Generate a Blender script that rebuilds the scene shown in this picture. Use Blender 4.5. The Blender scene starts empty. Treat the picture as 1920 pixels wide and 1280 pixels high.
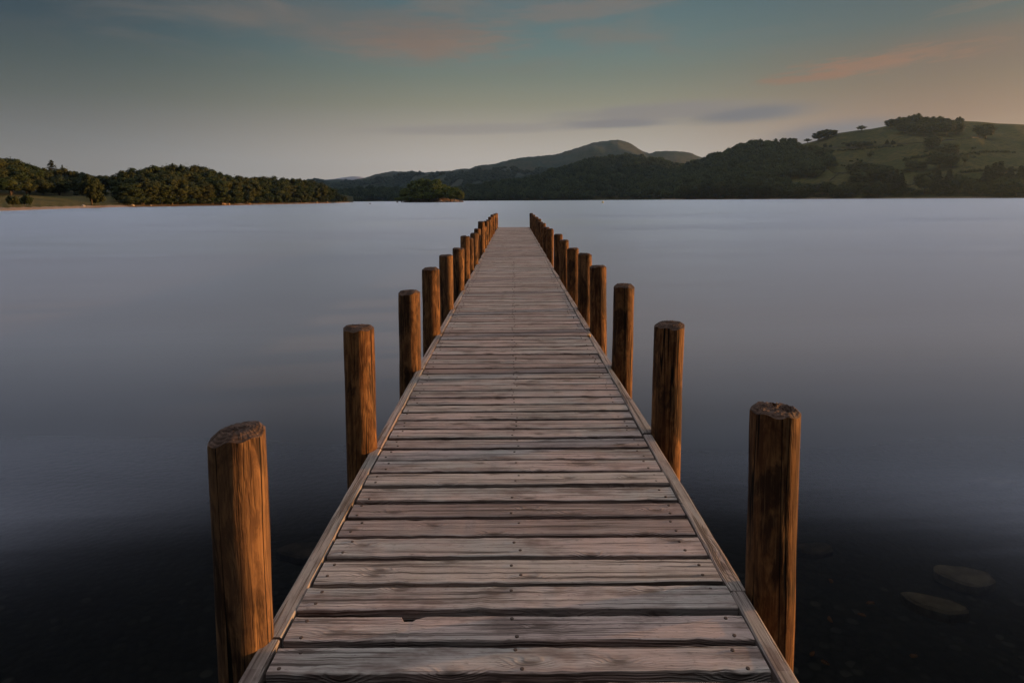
import bpy, math, random
import numpy as np
from mathutils import Vector, Matrix
R = math.radians
random.seed(7)
rng = np.random.default_rng(7)
SC = bpy.context.scene
COL = SC.collection

# ------------------------------------------------------------------ camera
FPX, PITCH, EYE, HROLL = 1200.0, R(5), 1.8, -0.0065
PPX, PPY = 960.0, 374.5 + 1200 * math.tan(R(5))
YAW = math.atan(-3 / FPX)
_fw = np.array([math.sin(YAW) * math.cos(PITCH), math.cos(YAW) * math.cos(PITCH), -math.sin(PITCH)])
_r = np.array([math.cos(YAW), -math.sin(YAW), 0.0])
_u = np.cross(_r, _fw)
cam_d = bpy.data.cameras.new('camera')
cam = bpy.data.objects.new('camera', cam_d)
COL.objects.link(cam)
_c, _s = math.cos(HROLL), math.sin(HROLL)
_cx, _cy = _c * _r + _s * _u, -_s * _r + _c * _u
cam.matrix_world = Matrix(((_cx[0], _cy[0], -_fw[0], 0), (_cx[1], _cy[1], -_fw[1], 0),
                           (_cx[2], _cy[2], -_fw[2], EYE), (0, 0, 0, 1)))
cam_d.sensor_width = 36.0
cam_d.lens = 36.0 * FPX / 1920
cam_d.shift_y = -(640 - PPY) / 1920
cam_d.clip_start, cam_d.clip_end = 0.05, 30000
SC.camera = cam

# ------------------------------------------------------------------ exposure
SC.view_settings.view_transform = 'Standard'
SC.view_settings.look = 'None'
SC.view_settings.exposure = 0.8
SC.view_settings.gamma = 1.0

# ------------------------------------------------------------------ node helper
class NT:
    def __init__(self, tree):
        self.t = tree
    def n(self, typ, **kw):
        nd = self.t.nodes.new(typ)
        for k, v in kw.items():
            setattr(nd, k, v)
        return nd
    def link(self, a, b):
        self.t.links.new(a, b)
    def put(self, sock, v):
        if isinstance(v, bpy.types.NodeSocket):
            self.t.links.new(v, sock)
        else:
            sock.default_value = v
    def m(self, op, a, b=None, c=None, clamp=False):
        nd = self.n('ShaderNodeMath', operation=op, use_clamp=clamp)
        self.put(nd.inputs[0], a)
        if b is not None: self.put(nd.inputs[1], b)
        if c is not None: self.put(nd.inputs[2], c)
        return nd.outputs[0]
    def ss(self, v, lo, hi, a=0.0, b=1.0):
        nd = self.n('ShaderNodeMapRange', interpolation_type='SMOOTHSTEP')
        self.put(nd.inputs['Value'], v)
        nd.inputs['From Min'].default_value = lo; nd.inputs['From Max'].default_value = hi
        nd.inputs['To Min'].default_value = a; nd.inputs['To Max'].default_value = b
        return nd.outputs[0]
    def mix(self, f, a, b, blend='MIX'):
        nd = self.n('ShaderNodeMix', data_type='RGBA', blend_type=blend)
        self.put(nd.inputs[0], f)
        self.put(nd.inputs[6], a if isinstance(a, bpy.types.NodeSocket) else (*a, 1))
        self.put(nd.inputs[7], b if isinstance(b, bpy.types.NodeSocket) else (*b, 1))
        return nd.outputs[2]
    def ramp(self, f, stops, interp='LINEAR'):
        nd = self.n('ShaderNodeValToRGB')
        self.put(nd.inputs[0], f)
        cr = nd.color_ramp
        cr.interpolation = interp
        while len(cr.elements) < len(stops): cr.elements.new(0.5)
        for e, (p, c) in zip(cr.elements, stops):
            e.position = p; e.color = (*c, 1)
        return nd.outputs[0]
    def noise(self, vec, scale, detail=4, rough=0.55, dist=0.0, w=None):
        nd = self.n('ShaderNodeTexNoise')
        if w is not None:
            nd.noise_dimensions = '4D'
            self.put(nd.inputs['W'], w)
        if vec is not None: self.put(nd.inputs['Vector'], vec)
        nd.inputs['Scale'].default_value = scale
        nd.inputs['Detail'].default_value = detail
        nd.inputs['Roughness'].default_value = rough
        nd.inputs['Distortion'].default_value = dist
        return nd.outputs[0]
    def scale(self, vec, s, loc=(0, 0, 0)):
        nd = self.n('ShaderNodeMapping')
        self.put(nd.inputs['Vector'], vec)
        nd.inputs['Scale'].default_value = s
        nd.inputs['Location'].default_value = loc
        return nd.outputs[0]
    def xyz(self, v):
        nd = self.n('ShaderNodeSeparateXYZ'); self.put(nd.inputs[0], v); return nd.outputs
    def comb(self, x, y, z=0.0):
        nd = self.n('ShaderNodeCombineXYZ')
        self.put(nd.inputs[0], x); self.put(nd.inputs[1], y); self.put(nd.inputs[2], z)
        return nd.outputs[0]

def lin(r, g, b):
    f = lambda c: c / 12.92 if c <= 0.04045 else ((c + 0.055) / 1.055) ** 2.4
    return tuple(f(c / 255) for c in (r, g, b))

# ------------------------------------------------------------------ sky
SUN_EL, SUN_AZ = R(4.0), R(77.0)            # azimuth clockwise from +Y: low, from the right and slightly ahead
world = bpy.data.worlds.new('World')
SC.world = world
world.use_nodes = True
W = NT(world.node_tree)
world.node_tree.nodes.clear()
dirv = W.n('ShaderNodeTexCoord').outputs['Generated']
dx, dy, dz = W.xyz(dirv)
el = W.m('MULTIPLY', W.m('ARCSINE', dz), 57.29578)
az = W.m('MULTIPLY', W.m('ARCTAN2', dx, dy), 57.29578)
elf = W.m('DIVIDE', W.m('MAXIMUM', el, 0.0), 90.0, clamp=True)
def sky_ramp(stops):
    return W.ramp(elf, [(e / 90, lin(*c)) for e, c in stops])
HIGH = [(18.6, (176, 180, 200)), (19.4, (214, 217, 234)), (21.2, (120, 124, 144)), (24.5, (54, 58, 70)), (34, (34, 38, 46)), (56, (30, 33, 40)), (72, (236, 234, 236)), (90, (250, 246, 242))]
left_c = sky_ramp([(0, (142, 138, 134)), (3.5, (133, 130, 127)), (6, (113, 112, 108)), (8, (95, 99, 94)), (10.5, (78, 87, 86)), (13, (60, 74, 81)), (16.5, (50, 66, 77))] + HIGH)
mid_c = sky_ramp([(0, (206, 194, 184)), (3.5, (194, 183, 172)), (6, (168, 159, 146)), (8.3, (141, 139, 121)), (10.6, (119, 127, 115)), (13, (102, 121, 119)), (17.2, (82, 107, 114))] + HIGH)
right_c = sky_ramp([(0, (172, 147, 133)), (4, (156, 129, 113)), (6, (142, 114, 97)), (8.5, (124, 106, 91)), (11, (108, 102, 93)), (13, (88, 99, 99)), (16.5, (70, 91, 101))] + HIGH)
back_c = sky_ramp([(0, (22, 21, 20)), (12, (30, 30, 30)), (20, (36, 37, 40)), (30, (40, 41, 45)), (46, (46, 47, 51)), (60, (80, 81, 86)), (72, (232, 230, 232)), (90, (250, 246, 242))])
c = W.mix(W.ss(az, -41, 0), left_c, mid_c)
c = W.mix(W.ss(az, 8, 36), c, right_c)
c = W.mix(W.ss(W.m('ABSOLUTE', az), 50, 88), c, back_c)
# unseen boosts added: zenith glow to light the deck, band to brighten the water
c = W.mix(1.0, c, W.comb(*[W.m('ADD', W.m('MULTIPLY_ADD', W.ss(el, 60, 80), k1, 1.0), W.m('MULTIPLY', W.m('MULTIPLY', W.ss(el, 17.3, 18.8), W.ss(el, 21.5, 18.8)), k2)) for k1, k2 in ((3.9, 3.3), (3.7, 3.35), (3.5, 3.45))]), 'MULTIPLY')
# clouds
cv = W.comb(W.m('MULTIPLY', az, 0.085), W.m('MULTIPLY', el, 0.42), 0.0)
n_big = W.noise(cv, 1.0, 6, 0.55, 0.4)
cv2 = W.comb(W.m('MULTIPLY', az, 0.22), W.m('MULTIPLY', W.m('SUBTRACT', el, W.m('MULTIPLY', az, 0.05)), 1.5), 3.7)
n_fine = W.noise(cv2, 1.0, 6, 0.6, 0.3)
cv3 = W.comb(W.m('MULTIPLY', az, 0.36), W.m('MULTIPLY', W.m('SUBTRACT', el, W.m('MULTIPLY', az, 0.06)), 2.9), 9.1)
n_wisp = W.noise(cv3, 1.0, 7, 0.62, 0.5)
def blob(a0, e0, sa, se, k=0.0, amt=0.9, lo=0.15, hi=0.85, tex=None):
    u = W.m('DIVIDE', W.m('SUBTRACT', az, a0), sa)
    base = W.m('MULTIPLY_ADD', W.m('SUBTRACT', az, a0), k, e0)
    v = W.m('DIVIDE', W.m('SUBTRACT', el, base), se)
    d2 = W.m('ADD', W.m('MULTIPLY', u, u), W.m('MULTIPLY', v, v))
    g = W.m('EXPONENT', W.m('MULTIPLY', d2, -1.0))
    g2 = W.m('MULTIPLY_ADD', W.m('SUBTRACT', tex or n_fine, 0.5), amt, g)
    g2 = W.m('MULTIPLY', g2, W.m('MINIMUM', W.m('MULTIPLY', g, 4.0), 1.0))
    return W.ss(g2, lo, hi)
def cloud(c, colr, strength, *a, **k):
    return W.mix(W.m('MULTIPLY', blob(*a, **k), strength), c, lin(*colr))
# soft warm veils high in the frame
veil = W.m('MULTIPLY', W.ss(n_big, 0.42, 0.68), W.m('MULTIPLY', W.ss(el, 9.5, 13.5), W.ss(el, 30, 20)))
veil = W.m('MULTIPLY', veil, W.ss(W.m('ABSOLUTE', W.m('ADD', az, 6)), 38, 14))
c = W.mix(W.m('MULTIPLY', veil, 0.55), c, lin(126, 114, 104))
c = cloud(c, (136, 113, 98), 0.85, -7.0, 13.4, 8.0, 1.7, 0.03, amt=1.3, lo=0.1, hi=1.1, tex=n_wisp)
c = cloud(c, (112, 104, 98), 0.5, -14, 14.6, 12, 1.8, 0.0)
c = cloud(c, (128, 115, 107), 0.5, 6, 15.9, 8, 0.8, 0.05, amt=1.6, tex=n_wisp)
# orange wisps on the right
c = cloud(c, (146, 111, 91), 0.95, 29.5, 10.2, 7.0, 0.75, 0.05, amt=2.4, lo=0.2, hi=1.1, tex=n_wisp)
c = cloud(c, (122, 101, 90), 0.6, 38, 10.6, 8.0, 1.7, 0.03, lo=0.05, hi=1.1)
c = cloud(c, (146, 110, 90), 0.7, 24.5, 9.4, 4.0, 0.3, 0.02, amt=2.4, tex=n_wisp)
c = cloud(c, (138, 112, 94), 0.25, 36.0, 13.4, 3.6, 0.4, 0.1, amt=2.2, tex=n_wisp)
# grey banks above the hills
c = cloud(c, (112, 112, 119), 0.9, 20.0, 6.9, 5.0, 0.75, 0.04, amt=0.45, lo=0.05, hi=0.95)
c = cloud(c, (116, 114, 122), 0.9, 27.0, 4.9, 6.0, 1.25, 0.05, amt=0.4)
c = cloud(c, (122, 119, 124), 0.8, 8.8, 6.5, 5.6, 0.42, 0.0, amt=0.6)
c = cloud(c, (132, 126, 127), 0.7, 12, 7.4, 9.0, 0.8, 0.04, amt=0.7)
c = cloud(c, (146, 138, 134), 0.6, -3, 6.2, 11, 0.5, 0.02, amt=0.6)
sky = W.n('ShaderNodeTexSky')
sky.sky_type = 'NISHITA'
sky.sun_disc = False
sky.sun_elevation = SUN_EL
sky.sun_rotation = SUN_AZ
bgn = W.n('ShaderNodeBackground'); bgc = W.n('ShaderNodeBackground')
W.link(sky.outputs[0], bgn.inputs[0]); bgn.inputs[1].default_value = 0.05
c10 = W.n('ShaderNodeVectorMath', operation='SCALE')
W.link(c, c10.inputs[0]); c10.inputs['Scale'].default_value = 10.0
W.link(c10.outputs[0], bgc.inputs[0]); bgc.inputs[1].default_value = 0.0575
mx = W.n('ShaderNodeMixShader'); mx.inputs[0].default_value = 0.96
W.link(bgn.outputs[0], mx.inputs[1]); W.link(bgc.outputs[0], mx.inputs[2])
wo = W.n('ShaderNodeOutputWorld'); W.link(mx.outputs[0], wo.inputs[0])

# ------------------------------------------------------------------ sun
sd = bpy.data.lights.new('sun', 'SUN')
sd.energy = 5.0
sd.color = (1.0, 0.49, 0.175)
sd.angle = R(0.5)
sun = bpy.data.objects.new('sun', sd)
COL.objects.link(sun)
_sv = Vector((math.sin(SUN_AZ) * math.cos(SUN_EL), math.cos(SUN_AZ) * math.cos(SUN_EL), math.sin(SUN_EL)))
sun.rotation_euler = _sv.to_track_quat('Z', 'Y').to_euler()
SC.cycles.max_bounces = 8
SC.cycles.transparent_max_bounces = 12
SC.cycles.sample_clamp_indirect = 6.0

# ------------------------------------------------------------------ surveying: photo measurements to world points
def ray(px, py):
    a, b = px - PPX, py - PPY
    ux, uy = a * _c + b * _s, -a * _s + b * _c
    return _fw + _r * ux / FPX - _u * uy / FPX
def at(px, py, depth):
    d = ray(px, py); t = depth / d[1]
    return np.array([0, 0, EYE]) + d * t
def on_z(px, py, z):
    d = ray(px, py); return np.array([0, 0, EYE]) + d * ((z - EYE) / d[2])
def proj(p):
    q = np.asarray(p, float) - np.array([0, 0, EYE])
    zc = q @ _fw; ux = q @ _r / zc * FPX; uy = -(q @ _u) / zc * FPX
    return PPX + ux * _c - uy * _s, PPY + ux * _s + uy * _c
def hz(px): return 374.5 + HROLL * (px - 960)
def lerp_tab(x, tab):
    xs, ys = zip(*tab); return float(np.interp(x, xs, ys))

# ------------------------------------------------------------------ object helpers
def mesh_obj(name, verts, faces, mat, parent=None, smooth=False, link=True):
    me = bpy.data.meshes.new(name)
    if isinstance(verts, np.ndarray) and isinstance(faces, np.ndarray):
        k = faces.shape[1]
        me.vertices.add(len(verts)); me.vertices.foreach_set('co', verts.astype(np.float32).ravel())
        me.loops.add(faces.size); me.loops.foreach_set('vertex_index', faces.astype(np.int32).ravel())
        me.polygons.add(len(faces)); me.polygons.foreach_set('loop_start', np.arange(0, faces.size, k, dtype=np.int32))
        me.update(calc_edges=True)
    else:
        me.from_pydata([tuple(v) for v in verts], [], [tuple(f) for f in faces]); me.update()
    for mm in (mat if isinstance(mat, (list, tuple)) else [mat]): me.materials.append(mm)
    if smooth: me.polygons.foreach_set('use_smooth', [True] * len(me.polygons))
    o = bpy.data.objects.new(name, me)
    if link: COL.objects.link(o)
    if parent: o.parent = parent
    return o
def tag(o, label=None, cat=None, group=None, kind=None):
    if label: o['label'] = label
    if cat: o['category'] = cat
    if group: o['group'] = group
    if kind: o['kind'] = kind
    return o
def empty(name, loc, rz=0.0, sc=(1, 1, 1)):
    o = bpy.data.objects.new(name, None); COL.objects.link(o)
    o.empty_display_size = 0.2
    o.location = loc; o.rotation_euler = (0, 0, rz); o.scale = sc
    return o

class MB:
    """collects boxes and tubes into one mesh"""
    def __init__(s): s.v, s.f, s.mi = [], [], []
    def add(s, v, f, mi=0):
        b = len(s.v); s.v += [tuple(p) for p in v]
        for q in f: s.f.append(tuple(i + b for i in q)); s.mi.append(mi)
    def box(s, x0, x1, y0, y1, z0, z1, mi=0):
        v = [(x, y, z) for z in (z0, z1) for y in (y0, y1) for x in (x0, x1)]
        s.add(v, [(0, 2, 3, 1), (4, 5, 7, 6), (0, 1, 5, 4), (2, 6, 7, 3), (0, 4, 6, 2), (1, 3, 7, 5)], mi)
    def tube(s, pts, rads, n=8, mi=0):
        pts = [np.array(p, float) for p in pts]; v = []; f = []
        for i, p in enumerate(pts):
            d = pts[min(i + 1, len(pts) - 1)] - pts[max(i - 1, 0)]; d /= np.linalg.norm(d)
            a = np.cross(d, (0, 1, 0.3)); a /= np.linalg.norm(a); b = np.cross(d, a)
            for k in range(n):
                t = 2 * math.pi * k / n; v.append(p + rads[i] * (math.cos(t) * a + math.sin(t) * b))
        for i in range(len(pts) - 1):
            for k in range(n):
                f.append((i * n + k, i * n + (k + 1) % n, (i + 1) * n + (k + 1) % n, (i + 1) * n + k))
        f.append(tuple(range(n - 1, -1, -1))); f.append(tuple((len(pts) - 1) * n + k for k in range(n)))
        s.add(v, f, mi)
    def build(s, name, mat, parent=None, smooth=False):
        o = mesh_obj(name, s.v, s.f, mat, parent, smooth)
        if any(s.mi): o.data.polygons.foreach_set('material_index', s.mi)
        return o

# ------------------------------------------------------------------ materials
def new_mat(name):
    m = bpy.data.materials.new(name); m.use_nodes = True
    m.node_tree.nodes.clear()
    t = NT(m.node_tree)
    out = t.n('ShaderNodeOutputMaterial'); p = t.n('ShaderNodeBsdfPrincipled')
    t.link(p.outputs[0], out.inputs[0])
    return m, t, p, out
def bump(t, p, h, strength, dist):
    b = t.n('ShaderNodeBump'); b.inputs['Strength'].default_value = strength; b.inputs['Distance'].default_value = dist
    t.put(b.inputs['Height'], h); t.link(b.outputs[0], p.inputs['Normal'])

def deck_material(name, light=1.0):
    m, t, p, _ = new_mat(name)
    uv = t.n('ShaderNodeUVMap', uv_map='UVMap').outputs[0]
    tone = t.n('ShaderNodeAttribute', attribute_name='tone').outputs['Fac']
    u, v, _z = t.xyz(uv)
    warp = t.noise(t.scale(uv, (0.8, 6, 1)), 1.0, 4, 0.55)
    warp2 = t.noise(t.scale(uv, (6, 22, 1)), 1.0, 3, 0.5)
    vo = t.n('ShaderNodeTexVoronoi', feature='F1', voronoi_dimensions='2D')
    vo.inputs['Scale'].default_value = 1.0; vo.inputs['Randomness'].default_value = 0.9
    kv = t.comb(t.m('MULTIPLY_ADD', warp2, 0.25, t.m('MULTIPLY', u, 3.2)), t.m('MULTIPLY_ADD', warp2, 0.25, t.m('MULTIPLY', v, 8.0)))
    t.link(kv, vo.inputs['Vector'])
    has = t.ss(t.xyz(vo.outputs['Color'])[0], 0.36, 0.42)
    D = vo.outputs['Distance']
    infl = t.m('MULTIPLY', t.m('EXPONENT', t.m('MULTIPLY', t.m('MULTIPLY', D, D), -16.0)), has)
    cyc = t.m('MULTIPLY', v, 85.0)
    cyc = t.m('MULTIPLY_ADD', warp, 6.0, cyc)
    cyc = t.m('MULTIPLY_ADD', warp2, 0.9, cyc)
    cyc = t.m('MULTIPLY_ADD', infl, 3.5, cyc)
    g = t.m('MULTIPLY_ADD', t.m('SINE', t.m('MULTIPLY', cyc, 6.28318)), 0.5, 0.5)
    g = t.m('POWER', g, 2.2)
    gamp = t.noise(t.scale(uv, (0.9, 5, 1), (3, 8, 0)), 1.0, 3, 0.6)
    g = t.m('MULTIPLY', g, t.m('MAXIMUM', t.m('MULTIPLY', infl, 1.6, clamp=True), t.ss(gamp, 0.40, 0.68, 0.05, 1.0)))
    fib = t.noise(t.scale(uv, (7, 420, 1)), 1.0, 3, 0.6)
    crack = t.noise(t.scale(uv, (1.1, 60, 1), (11, 2, 0)), 1.0, 2, 0.5)
    crack2 = t.noise(t.scale(uv, (0.7, 34, 1), (21, 4, 0)), 1.0, 4, 0.6, 0.25)
    crk = t.m('MAXIMUM', t.ss(crack, 0.60, 0.645), t.ss(crack2, 0.625, 0.655))
    pit = t.noise(t.scale(uv, (26, 75, 1)), 1.0, 4, 0.7)
    stn = t.noise(t.scale(uv, (1.2, 48, 1), (7, 3, 0)), 1.0, 6, 0.70, 0.25)
    big = t.noise(t.scale(uv, (1.6, 4, 1), (5, 5, 0)), 1.0, 4, 0.6)
    big2 = t.noise(t.scale(uv, (3.5, 9, 1), (1, 9, 0)), 1.0, 4, 0.65)
    L = light
    base = t.mix(t.ss(big, 0.38, 0.64), (0.35 * L, 0.276 * L, 0.263 * L), (0.285 * L, 0.277 * L, 0.272 * L))
    base = t.mix(t.ss(big2, 0.48, 0.68, 0, 0.8), base, (0.105 * L, 0.072 * L, 0.066 * L))
    base = t.mix(t.m('MULTIPLY', t.ss(tone, 0.6, 1.0), 0.75), base, (0.170 * L, 0.118 * L, 0.110 * L))
    base = t.mix(t.m('MULTIPLY', t.ss(tone, 0.35, 0.0), 0.6), base, (0.345 * L, 0.315 * L, 0.29 * L))
    base = t.mix(t.m('MULTIPLY', g, 0.33), base, (0.085 * L, 0.058 * L, 0.05 * L))
    base = t.mix(t.ss(stn, 0.50, 0.66, 0, 0.88), base, (0.062 * L, 0.043 * L, 0.038 * L))
    base = t.mix(t.ss(stn, 0.47, 0.30, 0, 0.7), base, (0.48 * L, 0.425 * L, 0.405 * L))
    base = t.mix(t.ss(fib, 0.45, 0.75, 0, 0.45), base, (0.12 * L, 0.09 * L, 0.08 * L))
    base = t.mix(t.m('MULTIPLY', crk, 0.8), base, (0.035, 0.025, 0.022))
    base = t.mix(t.ss(pit, 0.56, 0.70, 0, 0.6), base, (0.075 * L, 0.052 * L, 0.047 * L))
    kd = t.m('MULTIPLY', t.ss(D, 0.16, 0.03), has)
    base = t.mix(t.m('MULTIPLY', kd, 0.75), base, (0.055, 0.036, 0.03))
    t.link(base, p.inputs['Base Color'])
    p.inputs['Roughness'].default_value = 0.72
    p.inputs['Specular IOR Level'].default_value = 0.35
    h = t.m('SUBTRACT', t.m('MULTIPLY', fib, 0.35), t.m('ADD', t.m('MULTIPLY', g, 0.6), t.m('MULTIPLY', crk, 1.2)))
    bump(t, p, t.m('SUBTRACT', h, t.m('MULTIPLY', pit, 0.5)), 0.8, 0.005)
    return m
M = {}
M['deck'] = deck_material('weathered_deck_wood')
M['trim'] = deck_material('weathered_edge_wood', 0.74)

def post_material():
    m, t, p, _ = new_mat('round_post_wood')
    ob = t.n('ShaderNodeTexCoord').outputs['Object']
    rnd = t.m('MULTIPLY', t.n('ShaderNodeObjectInfo').outputs['Random'], 37.0)
    streak = t.noise(t.scale(ob, (16, 16, 1.1)), 1.0, 5, 0.6, 0.6, w=rnd)
    blot = t.noise(t.scale(ob, (11, 11, 4.2)), 1.0, 6, 0.66, 1.8, w=rnd)
    fine = t.noise(t.scale(ob, (120, 120, 6)), 1.0, 3, 0.6, 0.0, w=rnd)
    vo = t.n('ShaderNodeTexVoronoi', feature='F1', voronoi_dimensions='4D')
    t.link(t.scale(ob, (6.5, 6.5, 3.0)), vo.inputs['Vector']); t.link(rnd, vo.inputs['W']); vo.inputs['Scale'].default_value = 1.0
    D = vo.outputs['Distance']
    k = t.m('EXPONENT', t.m('MULTIPLY', t.m('MULTIPLY', D, D), -18.0))
    cyc = t.m('ADD', t.m('MULTIPLY', streak, 9.0), t.m('MULTIPLY', k, 3.0))
    g = t.m('POWER', t.m('MULTIPLY_ADD', t.m('SINE', t.m('MULTIPLY', cyc, 6.283)), 0.5, 0.5), 3.0)
    ang = t.m('ARCTAN2', t.xyz(ob)[1], t.xyz(ob)[0])
    cn = t.noise(t.comb(t.m('MULTIPLY', t.m('COSINE', ang), 1.9), t.m('MULTIPLY', t.m('SINE', ang), 1.9), t.m('MULTIPLY', t.xyz(ob)[2], 0.35)), 1.0, 2, 0.45, 0.15, w=rnd)
    crk = t.ss(t.m('ABSOLUTE', t.m('SUBTRACT', cn, 0.52)), 0.014, 0.005)
    base = t.mix(t.ss(blot, 0.40, 0.60), (0.285, 0.146, 0.058), (0.105, 0.044, 0.017))
    base = t.mix(t.ss(streak, 0.48, 0.66, 0, 0.72), base, (0.032, 0.015, 0.009))
    base = t.mix(t.m('MULTIPLY', g, 0.60), base, (0.060, 0.026, 0.012))
    base = t.mix(t.ss(fine, 0.5, 0.8, 0, 0.5), base, (0.09, 0.045, 0.022))
    base = t.mix(t.ss(D, 0.15, 0.05, 0, 0.9), base, (0.035, 0.016, 0.010))
    own = t.n('ShaderNodeObjectInfo').outputs['Random']
    base = t.mix(t.ss(own, 0.3, 1.0, 0, 0.38), base, (0.120, 0.088, 0.062))
    base = t.mix(t.ss(own, 0.45, 0.0, 0, 0.30), base, (0.07, 0.036, 0.018))
    stain = t.noise(t.scale(ob, (5, 5, 1.6)), 1.0, 5, 0.65, 1.2, w=t.m('ADD', rnd, 9.0))
    base = t.mix(t.ss(stain, 0.49, 0.58, 0, 0.85), base, (0.030, 0.017, 0.011))
    base = t.mix(t.m('MULTIPLY', t.ss(fine, 0.48, 0.36), 0.35), base, (0.30, 0.18, 0.085))
    wet = t.ss(t.m('MULTIPLY_ADD', stain, 0.16, t.xyz(ob)[2]), 0.26, 0.16)
    base = t.mix(t.m('MULTIPLY', wet, 0.85), base, (0.016, 0.013, 0.009))
    base = t.mix(crk, base, (0.008, 0.006, 0.005))
    t.link(base, p.inputs['Base Color'])
    p.inputs['Roughness'].default_value = 0.78; p.inputs['Specular IOR Level'].default_value = 0.15
    h = t.m('SUBTRACT', t.m('ADD', t.m('MULTIPLY', fine, 0.3), t.m('MULTIPLY', streak, 0.5)), t.m('ADD', t.m('MULTIPLY', crk, 2.0), t.m('MULTIPLY', g, 0.3)))
    bump(t, p, h, 0.6, 0.006)
    return m
M['post'] = post_material()

def endgrain_material():
    m, t, p, _ = new_mat('weathered_end_grain')
    ob = t.n('ShaderNodeTexCoord').outputs['Object']
    rnd = t.m('MULTIPLY', t.n('ShaderNodeObjectInfo').outputs['Random'], 37.0)
    n1 = t.noise(ob, 22, 5, 0.65, 0.5, w=rnd)
    n2 = t.noise(ob, 90, 4, 0.65, 0.0, w=rnd)
    x, y, z = t.xyz(ob)
    rr = t.m('SQRT', t.m('ADD', t.m('MULTIPLY', x, x), t.m('MULTIPLY', y, y)))
    ring = t.m('MULTIPLY_ADD', t.m('SINE', t.m('MULTIPLY_ADD', n1, 10.0, t.m('MULTIPLY', rr, 620.0))), 0.5, 0.5)
    base = t.mix(t.ss(n1, 0.35, 0.7), (0.035, 0.022, 0.018), (0.115, 0.075, 0.060))
    base = t.mix(t.m('MULTIPLY', ring, 0.35), base, (0.02, 0.013, 0.011))
    base = t.mix(t.ss(n2, 0.60, 0.72, 0, 0.6), base, (0.26, 0.21, 0.18))
    t.link(base, p.inputs['Base Color'])
    p.inputs['Roughness'].default_value = 0.85; p.inputs['Specular IOR Level'].default_value = 0.2
    bump(t, p, t.m('ADD', n2, ring), 0.6, 0.003)
    return m
M['endgrain'] = endgrain_material()

def simple_mat(name, c1, c2, scale=3.0, rough=0.85, spec=0.2, bs=0.0, bd=0.02, detail=5):
    m, t, p, _ = new_mat(name)
    ob = t.n('ShaderNodeTexCoord').outputs['Object']
    n = t.noise(ob, scale, detail, 0.62)
    t.link(t.mix(t.ss(n, 0.33, 0.67), c1, c2), p.inputs['Base Color'])
    p.inputs['Roughness'].default_value = rough; p.inputs['Specular IOR Level'].default_value = spec
    if bs: bump(t, p, n, bs, bd)
    return m
M['screw'] = simple_mat('rusty_screw', (0.03, 0.022, 0.02), (0.06, 0.035, 0.025), 80, 0.6, 0.4)
M['under'] = simple_mat('damp_timber', (0.035, 0.026, 0.02), (0.07, 0.05, 0.04), 9)
M['bark'] = simple_mat('bark', (0.05, 0.04, 0.03), (0.09, 0.07, 0.05), 3)
M['rock'] = simple_mat('shore_rock', (0.14, 0.105, 0.08), (0.27, 0.20, 0.145), 1.2, bs=0.6, bd=0.3)
M['pale_rock'] = simple_mat('pale_rock', (0.30, 0.28, 0.25), (0.42, 0.39, 0.35), 2.0)
M['wall'] = simple_mat('dry_stone', (0.05, 0.047, 0.04), (0.10, 0.095, 0.08), 0.8)
M['slab'] = simple_mat('submerged_slate', (0.17, 0.13, 0.085), (0.30, 0.235, 0.16), 7.0)
M['dim_stone'] = simple_mat('dim_stone', (0.06, 0.048, 0.036), (0.12, 0.09, 0.065), 7.0)
M['leaf_litter'] = simple_mat('sunken_leaf', (0.22, 0.09, 0.04), (0.28, 0.14, 0.06), 6.0)
M['buoy'] = simple_mat('buoy_paint', (0.75, 0.68, 0.40), (0.8, 0.72, 0.45), 3.0)
M['pebble'] = simple_mat('pebble_brown', (0.40, 0.26, 0.14), (0.5, 0.34, 0.2), 30)

def foliage_material(name, a, b, trans=0.18, mass=False):
    m, t, p, out = new_mat(name)
    geo = t.n('ShaderNodeNewGeometry'); oi = t.n('ShaderNodeObjectInfo')
    r1, r2 = geo.outputs['Random Per Island'], oi.outputs['Random']
    if mass: r2 = t.n('ShaderNodeAttribute', attribute_name='tone').outputs['Fac']
    col = t.mix(r2, tuple(x * .72 for x in a), tuple(x * 1.35 for x in b)) if mass else t.mix(r2, a, b)
    col = t.mix(t.m('MULTIPLY', r1, 0.55), col, tuple(x * 0.55 for x in a))
    t.link(col, p.inputs['Base Color'])
    p.inputs['Roughness'].default_value = 0.8; p.inputs['Specular IOR Level'].default_value = 0.12
    tr = t.n('ShaderNodeBsdfTranslucent'); t.link(col, tr.inputs[0])
    mxs = t.n('ShaderNodeMixShader'); mxs.inputs[0].default_value = trans
    t.link(p.outputs[0], mxs.inputs[1]); t.link(tr.outputs[0], mxs.inputs[2]); t.link(mxs.outputs[0], out.inputs[0])
    return m
M['leaf'] = foliage_material('broadleaf_foliage', (0.017, 0.034, 0.011), (0.046, 0.052, 0.015), 0.10)
M['needle'] = foliage_material('conifer_foliage', (0.026, 0.040, 0.018), (0.036, 0.046, 0.020), 0.08)
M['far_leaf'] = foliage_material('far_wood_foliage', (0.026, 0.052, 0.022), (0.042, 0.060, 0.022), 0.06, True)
M['ridge_leaf'] = foliage_material('ridge_wood_foliage', (0.034, 0.062, 0.044), (0.050, 0.074, 0.050), 0.06, True)  # lighter, bluer leaves: haze over the ridge is put into the colour
M['isle_leaf'] = foliage_material('island_foliage', (0.068, 0.110, 0.022), (0.100, 0.122, 0.026), 0.38)  # brighter leaf variant, sunlight on the island painted into its colour

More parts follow.
